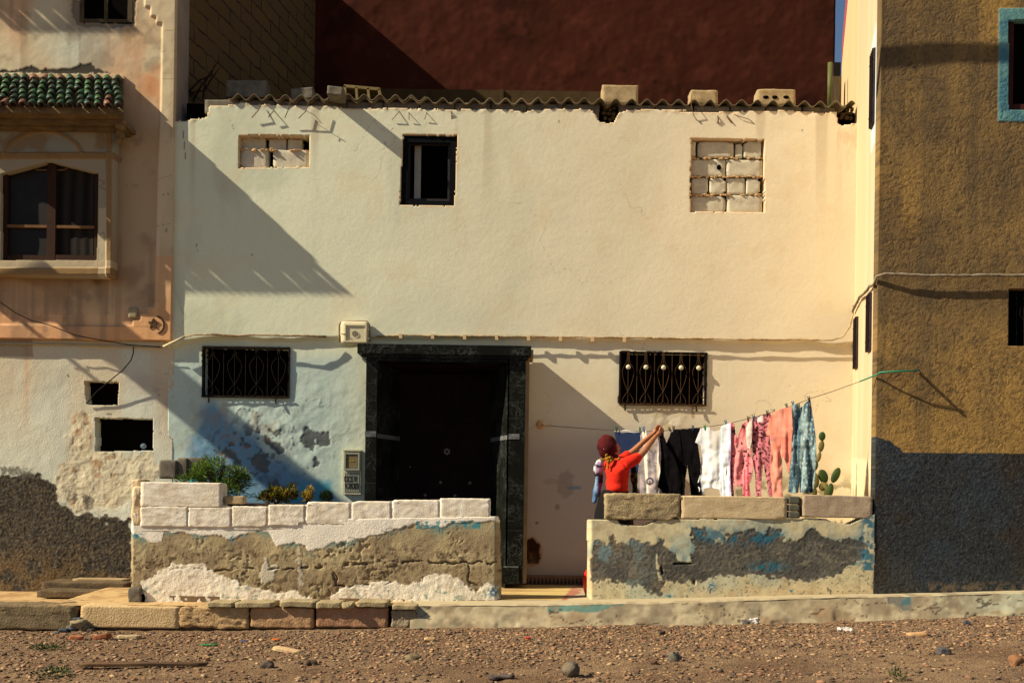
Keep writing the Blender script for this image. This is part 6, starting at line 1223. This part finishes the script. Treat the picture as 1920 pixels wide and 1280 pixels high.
# red tub
m = MB(); n = 28; c = P(1127, 1086, -1.42); c.z = 0
prof = [(0, .13), (.01, .15), (.08, .172), (.16, .178), (.22, .168), (.26, .15), (.265, .14), (.2, .14)]
for k, (z, r_) in enumerate(prof):
    for j in range(n): a = 2*math.pi*j/n; m.v.append((c.x+r_*math.cos(a), c.y+r_*math.sin(a), z+.004))
for k in range(len(prof)-1):
    for j in range(n): m.f.append((k*n+j, k*n+(j+1) % n, (k+1)*n+(j+1) % n, (k+1)*n+j))
m.f.append(tuple(range(n-1, -1, -1))); m.f.append(tuple(range((len(prof)-1)*n, len(prof)*n)))
o = m.build('plastic_tub', mat('red_plastic', (226, 40, 22), rough=.4, bump=0), None, True); rebase(o, c); tag(o, 'round red tub on the floor showing past the end of the right low wall', 'tub')

# =================================================================== PLANTS
def leaves(n, clumps, ln_, wd, cols, name, parent, up=.5, curl=0):
    """many small leaf blades through the volume of several clumps"""
    ks = np.array([c[3]*c[4]*c[5] for c in clumps]); ks = ks/ks.sum(); which = rng.choice(len(clumps), n, p=ks); C_ = np.array(clumps)[which]
    d = rng.normal(size=(n, 3)); d /= np.linalg.norm(d, axis=1)[:, None]; rad = rng.random(n)**.45
    pos = C_[:, :3]+d*rad[:, None]*C_[:, 3:6]; dr = d+np.array([0, 0, up])+rng.normal(size=(n, 3))*.45; dr /= np.linalg.norm(dr, axis=1)[:, None]
    sd = np.cross(dr, rng.normal(size=(n, 3))); sd /= np.linalg.norm(sd, axis=1)[:, None]; L_ = (ln_*rng.uniform(.6, 1.3, n))[:, None]; W_ = (wd*rng.uniform(.7, 1.2, n))[:, None]
    nn = np.cross(dr, sd); v = np.stack([pos, pos+dr*L_*.5+sd*W_*.5+nn*W_*.2, pos+dr*L_, pos+dr*L_*.5-sd*W_*.5+nn*W_*.2], 1).reshape(-1, 3)
    f = (np.arange(n)[:, None]*4+np.array([0, 1, 2, 3])); me = bpy.data.meshes.new(name); me.from_pydata(v.tolist(), [], f.tolist())
    cc = np.array([lin(c) for c in cols])[rng.integers(0, len(cols), n)]*rng.uniform(.6, 1.35, (n, 1)); cc = cc*(.55+.9*fbm(pos[:, 0], pos[:, 2], 14, 2, 8))[:, None]; cc = np.repeat(np.clip(cc, 0, .9), 4, 0)
    at = me.color_attributes.new('Col', 'FLOAT_COLOR', 'POINT'); at.data.foreach_set('color', np.concatenate([cc, np.ones((len(cc), 1))], 1).ravel().astype(np.float32))
    return link(name, me, mat('leaf', attr=True, bump=0, rough=.55, trans=.25, spec=.3), parent)
def plant(name, lab, base_, clumps, n, ln_, wd, cols, nst=8, cat='plant', up=.5):
    t = thing(name, base_, lab, cat); cl = [(*P(x, y, Y), rx/190, ry_, rz/190) for x, y, Y, rx, rz, ry_ in clumps]
    leaves(n, cl, ln_, wd, cols, 'foliage', t, up); m = MB()
    for k in range(nst):
        c = cl[k % len(cl)]; e = Vector(c[:3])+Vector((random.uniform(-1, 1)*c[3], random.uniform(-1, 1)*c[4], random.uniform(0, .7)*c[5])); b_ = Vector(base_)+Vector((random.uniform(-.03, .03), 0, 0)); m.tube([b_, b_.lerp(e, .5)+Vector((0, 0, .02)), e], [.007, .005, .002], 5)
    m.build('stem', mat('brown_stem', (60, 44, 28), (76, 58, 36)), t); return t
G_ = [(58, 98, 24), (88, 128, 34), (122, 152, 46), (38, 62, 18), (96, 90, 42)]
plant('bush', 'dense feathery green bush in the planter behind the top white block', P(405, 935, -1.3), [(378, 884, -1.3, 20, 18, .12), (402, 874, -1.3, 17, 16, .1), (394, 898, -1.25, 26, 18, .12), (436, 890, -1.3, 18, 15, .1), (452, 904, -1.25, 18, 16, .1), (425, 915, -1.3, 32, 18, .14), (362, 898, -1.3, 20, 10, .1), (415, 866, -1.3, 7, 8, .04), (384, 864, -1.3, 6, 7, .04), (345, 902, -1.35, 16, 9, .08), (455, 892, -1.25, 12, 12, .08)], 5200, .05, .008, G_, 26, 'bush', .8)
plant('flowering_plant', 'low plant with yellow and green leaves behind the middle white blocks', P(520, 944, -1.4), [(515, 928, -1.4, 20, 11, .08), (540, 930, -1.4, 16, 9, .07), (500, 934, -1.4, 12, 7, .06), (548, 920, -1.4, 6, 10, .04)], 900, .05, .022, [(120, 116, 34), (150, 134, 40), (70, 84, 26), (96, 60, 30), (40, 60, 22)], 10, 'plant', .9)
plant('yellow_plant', 'small yellow leaved plant between the flowering plant and the dark tuft', P(577, 942, -1.4), [(577, 930, -1.4, 9, 8, .05), (582, 921, -1.4, 5, 8, .03)], 160, .045, .02, [(170, 140, 40), (190, 150, 60), (110, 110, 36)], 5, 'plant', 1)
plant('dark_tuft', 'small round dark green tuft left of the electricity meter', P(612, 940, -1.4), [(612, 931, -1.4, 11, 10, .06)], 1400, .03, .004, [(28, 44, 26), (44, 62, 34)], 5, 'plant', .8)
o = MB().tube([P(360, 898, -1.55), P(362, 905, -1.55)], .02, 8).build('teal_pot', mat('teal_plastic', (30, 130, 130), bump=0)); rebase(o, P(361, 905, -1.55)); tag(o, 'tiny teal plastic scrap under the feathery bush', 'plastic scrap')
ct = thing('cactus', P(1552, 928, -.5), 'prickly pear cactus with flat green pads against the cream wall', 'cactus')
M_CAC = mat('cactus_green', (50, 72, 26), (38, 60, 22), sc=12, bump=.3, bsc=90, grain=.12, rough=.6); M_CACO = mat('old_cactus_pad', (118, 106, 62), (80, 82, 40), sc=14, bump=.5, bsc=50)
for (x, y, rx, rz, an, mm) in ((1541.5, 817.5, 6.5, 8.5, 0, 0), (1540, 836, 5.5, 11, .15, 1), (1535.5, 856, 4, 10, .2, 1), (1530, 872, 4, 9, .1, 0), (1543.5, 892.5, 9, 13.5, -.35, 0), (1567, 890.5, 7.5, 15.5, .42, 0), (1557, 918, 6, 13, .1, 0), (1544, 912, 9, 8, -.3, 1), (1530, 900, 6, 14, -.1, 1), (1526, 920, 6, 12, -.2, 1)):
    m = MB(); m.ell(P(x, y, -.5+random.uniform(-.03, .03)), (rx/178, .022, rz/178), Matrix.Rotation(an, 3, 'Y'), 20, 14); m.build('pad', M_CACO if mm else M_CAC, ct, True)
m = MB(); m.tube([P(1548, 940, -.5), P(1552, 915, -.5), P(1540, 905, -.5)], [.04, .03, .02], 8); m.build('trunk', M_CACO, ct, True)

# =================================================================== THINGS ON THE GROUND
def G(px, py):
    lo, hi = -6.6, -2.2
    for _ in range(40):
        md = (lo+hi)/2; p = P(px, py, md)
        if p.z > float(street_z(p.x)): lo = md
        else: hi = md
    return P(px, py, md)
for i, (a, b, c, d, lab, Y0, dep) in enumerate([(76, 1091, 238, 1108, 'upper dark stone slab of the step against the left house', -.55, .45), (68, 1107, 241, 1122, 'lower wider dark stone slab of the step on the pavement', -.85, .75)]):
    o = rock('stone_slab', a, b, c, d, Y0, dep, mat('dark_slab', (84, 70, 50), (106, 88, 62), sc=8, bump=1, bsc=60, bd=.012, grain=.2), r=.02, amp=.008, cuts=16, seed=500+i, nf=10); tag(o, lab, 'stone slab', 'dark slabs forming a step')
o = rock('plank', 136, 1085, 238, 1091, -.35, .2, mat('pale_wood', (150, 128, 92), (170, 146, 106), stretch=(.4, 6, 6)), r=.004, amp=.003, cuts=8, seed=511); tag(o, 'thin pale plank lying on the upper dark stone slab', 'plank')
a = G(150, 1256); b = G(388, 1249); dv = (b-a); m_ = rock_mesh('plank', (dv.length, .07, .022), r=.005, amp=.005, cuts=12, seed=520, nf=4); m_.transform(Matrix.Rotation(math.atan2(dv.y, dv.x), 4, 'Z')); o = link('plank', m_, mat('weathered_plank', (112, 84, 58), (60, 44, 32), sc=4, stretch=(.6, 6, 6), bump=.8)); o.location = (a+b)/2+Vector((0, 0, .03)); tag(o, 'long weathered plank lying on the earth at the bottom left', 'plank')
def grock(name, px, py, sx, sy, sz, col, col2, lab, cat='stone', rz=0, ry=0, amp=.012, r=.02, group=None, seed=0, chip=0, lift=0):
    p = G(px, py); me = rock_mesh(name, (sx, sy, sz), r=r, amp=amp, cuts=6, seed=seed or int(px), nf=12, chip=chip); me.transform(Matrix.Rotation(rz, 4, 'Z') @ Matrix.Rotation(ry, 4, 'Y'))
    o = link(name, me, mat(name+'_%d' % int(px), col, col2, sc=16, bump=.8, bsc=70, bd=.006, grain=.2)); o.location = p+Vector((0, 0, sz*.42+lift)); return tag(o, lab, cat, group)
st = 'larger stones lying on the earth'
grock('stone', 1071, 1268, .11, .09, .105, (112, 100, 82), (90, 82, 70), 'largest pointed grey stone near the bottom centre of the street', rz=.5, ry=.3, amp=.03, r=.05, group=st)
grock('stone', 1266, 1240, .085, .07, .07, (104, 98, 84), (84, 80, 70), 'grey angular stone on the earth up right of the pointed stone', rz=.3, ry=.5, amp=.02, r=.03, group=st)
grock('stone', 1770, 1226, .09, .07, .055, (70, 68, 70), (88, 84, 82), 'dark blocky stone on the earth in the right half', ry=.1, amp=.012, r=.012, group=st)
grock('stone', 1812, 1172, .06, .05, .045, (62, 66, 78), (80, 80, 88), 'rounded bluish stone close to the kerb at the right', amp=.012, r=.025, group=st)
grock('stone', 1908, 1248, .09, .08, .07, (120, 84, 56), (140, 100, 68), 'brown stone at the right edge of the street', amp=.02, r=.02, group=st)
grock('stone', 1720, 1193, .16, .07, .035, (196, 156, 108), (176, 138, 96), 'flat pale orange stone on the earth at the right', amp=.014, r=.015, group=st)
grock('stone', 1240, 1188, .06, .05, .035, (60, 50, 44), (80, 68, 56), 'dark flat stone below the turquoise kerb patch', amp=.012, r=.015, group=st)
grock('stone', 806, 1201, .085, .06, .035, (190, 160, 116), (170, 142, 104), 'pale angular stone on the earth below the small grey kerb stub', amp=.016, r=.012, group=st)
grock('stone', 776, 1236, .10, .06, .035, (120, 106, 80), (100, 88, 66), 'grey brown stone lying left of the bottom centre', rz=.4, ry=.2, amp=.016, r=.012, group=st)
grock('stone', 940, 1271, .17, .08, .03, (72, 62, 60), (92, 80, 74), 'low dark stone at the bottom edge left of the largest pointed stone', amp=.02, r=.012, group=st)
grock('stone', 1223, 1247, .07, .05, .04, (88, 66, 50), (110, 84, 62), 'brownish lump just left of the dark little mound at the lower middle', amp=.02, r=.02, group=st)
grock('stone', 500, 1252, .09, .07, .045, (70, 62, 54), (90, 78, 66), 'dark lump with a pale cap next to the end of the long plank', amp=.02, r=.02, group=st)
grock('stone', 585, 1247, .06, .05, .05, (84, 68, 52), (70, 58, 46), 'dark brown clod right of the pale broken tile', amp=.02, r=.02, group=st)
grock('stone', 386, 1238, .05, .04, .045, (176, 140, 100), (156, 122, 88), 'small pale upright stone at the right end of the long plank', ry=.3, amp=.012, r=.012, group=st)
grock('brick_fragment', 143, 1198, .11, .07, .035, (150, 92, 58), (170, 108, 72), 'orange brick fragment below the rubble heap', 'brick', rz=.2, amp=.01, r=.008, group='brick fragments on the earth')
grock('brick_fragment', 191, 1197, .13, .07, .04, (150, 92, 54), (128, 76, 48), 'darker brown brick fragment left of the pale flat slab', 'brick', rz=-.1, ry=-.12, amp=.01, r=.006, group='brick fragments on the earth')
grock('pale_slab', 243, 1196, .19, .10, .03, (178, 158, 122), (160, 142, 108), 'pale flat slab fragment right of the brown brick fragment', 'slab', amp=.006, r=.006)
grock('broken_tile', 540, 1222, .22, .1, .03, (206, 176, 130), (194, 164, 120), 'pale broken tile lying slanted on the earth', 'tile', rz=-.2, ry=.15, amp=.006, r=.006)
grock('plastic_scrap', 392, 1211, .13, .03, .012, (40, 120, 70), (60, 150, 84), 'thin green plastic scrap on the earth', 'plastic scrap', rz=.1, amp=.006, r=.005, lift=.01)
grock('plastic_scrap', 517, 1200, .07, .04, .02, (206, 96, 40), (220, 110, 50), 'small orange plastic scrap right of the green scrap', 'plastic scrap', amp=.006, r=.008)
grock('plastic_scrap', 990, 1199, .05, .04, .03, (186, 60, 50), (160, 50, 44), 'small red plastic scrap in the gravel below the doorway', 'plastic scrap', rz=.3, amp=.01, r=.01)
grock('plastic_scrap', 458, 1202, .05, .03, .015, (40, 70, 120), None, 'tiny blue plastic scrap left of the orange scrap', 'plastic scrap', amp=.006, r=.005)
def crumple(px, py, sx, sz, col, lab, nm='plastic_bag'):
    p = G(px, py); me = rock_mesh(nm, (sx, .08, sz), r=.02, amp=.03, cuts=9, seed=int(px), nf=20); o = link(nm, me, mat('white_plastic', (220, 214, 204), (236, 232, 226), rough=.5, bump=.3, trans=.3)); o.location = p+Vector((0, 0, sz*.4)); tag(o, lab, 'plastic bag', 'white plastic on the earth')
crumple(1405, 1167, .15, .04, None, 'crumpled white plastic against the kerb'); crumple(1585, 1182, .13, .02, None, 'thin strip of white plastic on the earth right of the crumpled piece')
# rubble heap
hp = thing('rubble_heap', G(148, 1186), 'small heap of grey rubble and cloth at the kerb gap on the left', 'rubble')
for i, (x, y, s, c) in enumerate([(148, 1176, .12, (140, 126, 96)), (136, 1182, .09, (84, 84, 84)), (160, 1181, .09, (110, 98, 76)), (146, 1168, .07, (76, 80, 84)), (120, 1184, .07, (70, 74, 80)), (170, 1184, .06, (60, 56, 54)), (108, 1186, .04, (96, 96, 96))]):
    p = G(x, max(y, 1178)); me = rock_mesh('rubble_piece', (s*1.2, s, s*.7), r=s*.3, amp=s*.18, cuts=6, seed=700+i, nf=14); me.transform(Matrix.Translation(p+Vector((0, 0, (1184-y)/209*.9+.01)))); link('rubble_piece', me, mat('rubble_%d' % i, c, None, bump=.8), hp)
def weed(px, py, n, w_, h_, lab):
    b = G(px, py); t = thing('weed', b, lab, 'weed', 'weeds on the earth'); leaves(n, [(b.x, b.y, b.z+h_*.4, w_, .06, h_*.6)], .03, .012, [(60, 80, 36), (84, 100, 50), (44, 60, 30)], 'foliage', t, .8)
weed(103, 1270, 160, .14, .07, 'low green weed with pale flowers at the bottom left'); weed(88, 1217, 130, .14, .03, 'flat green weed patch above the plank at the left'); weed(1683, 1275, 60, .05, .06, 'tiny weed at the bottom right')
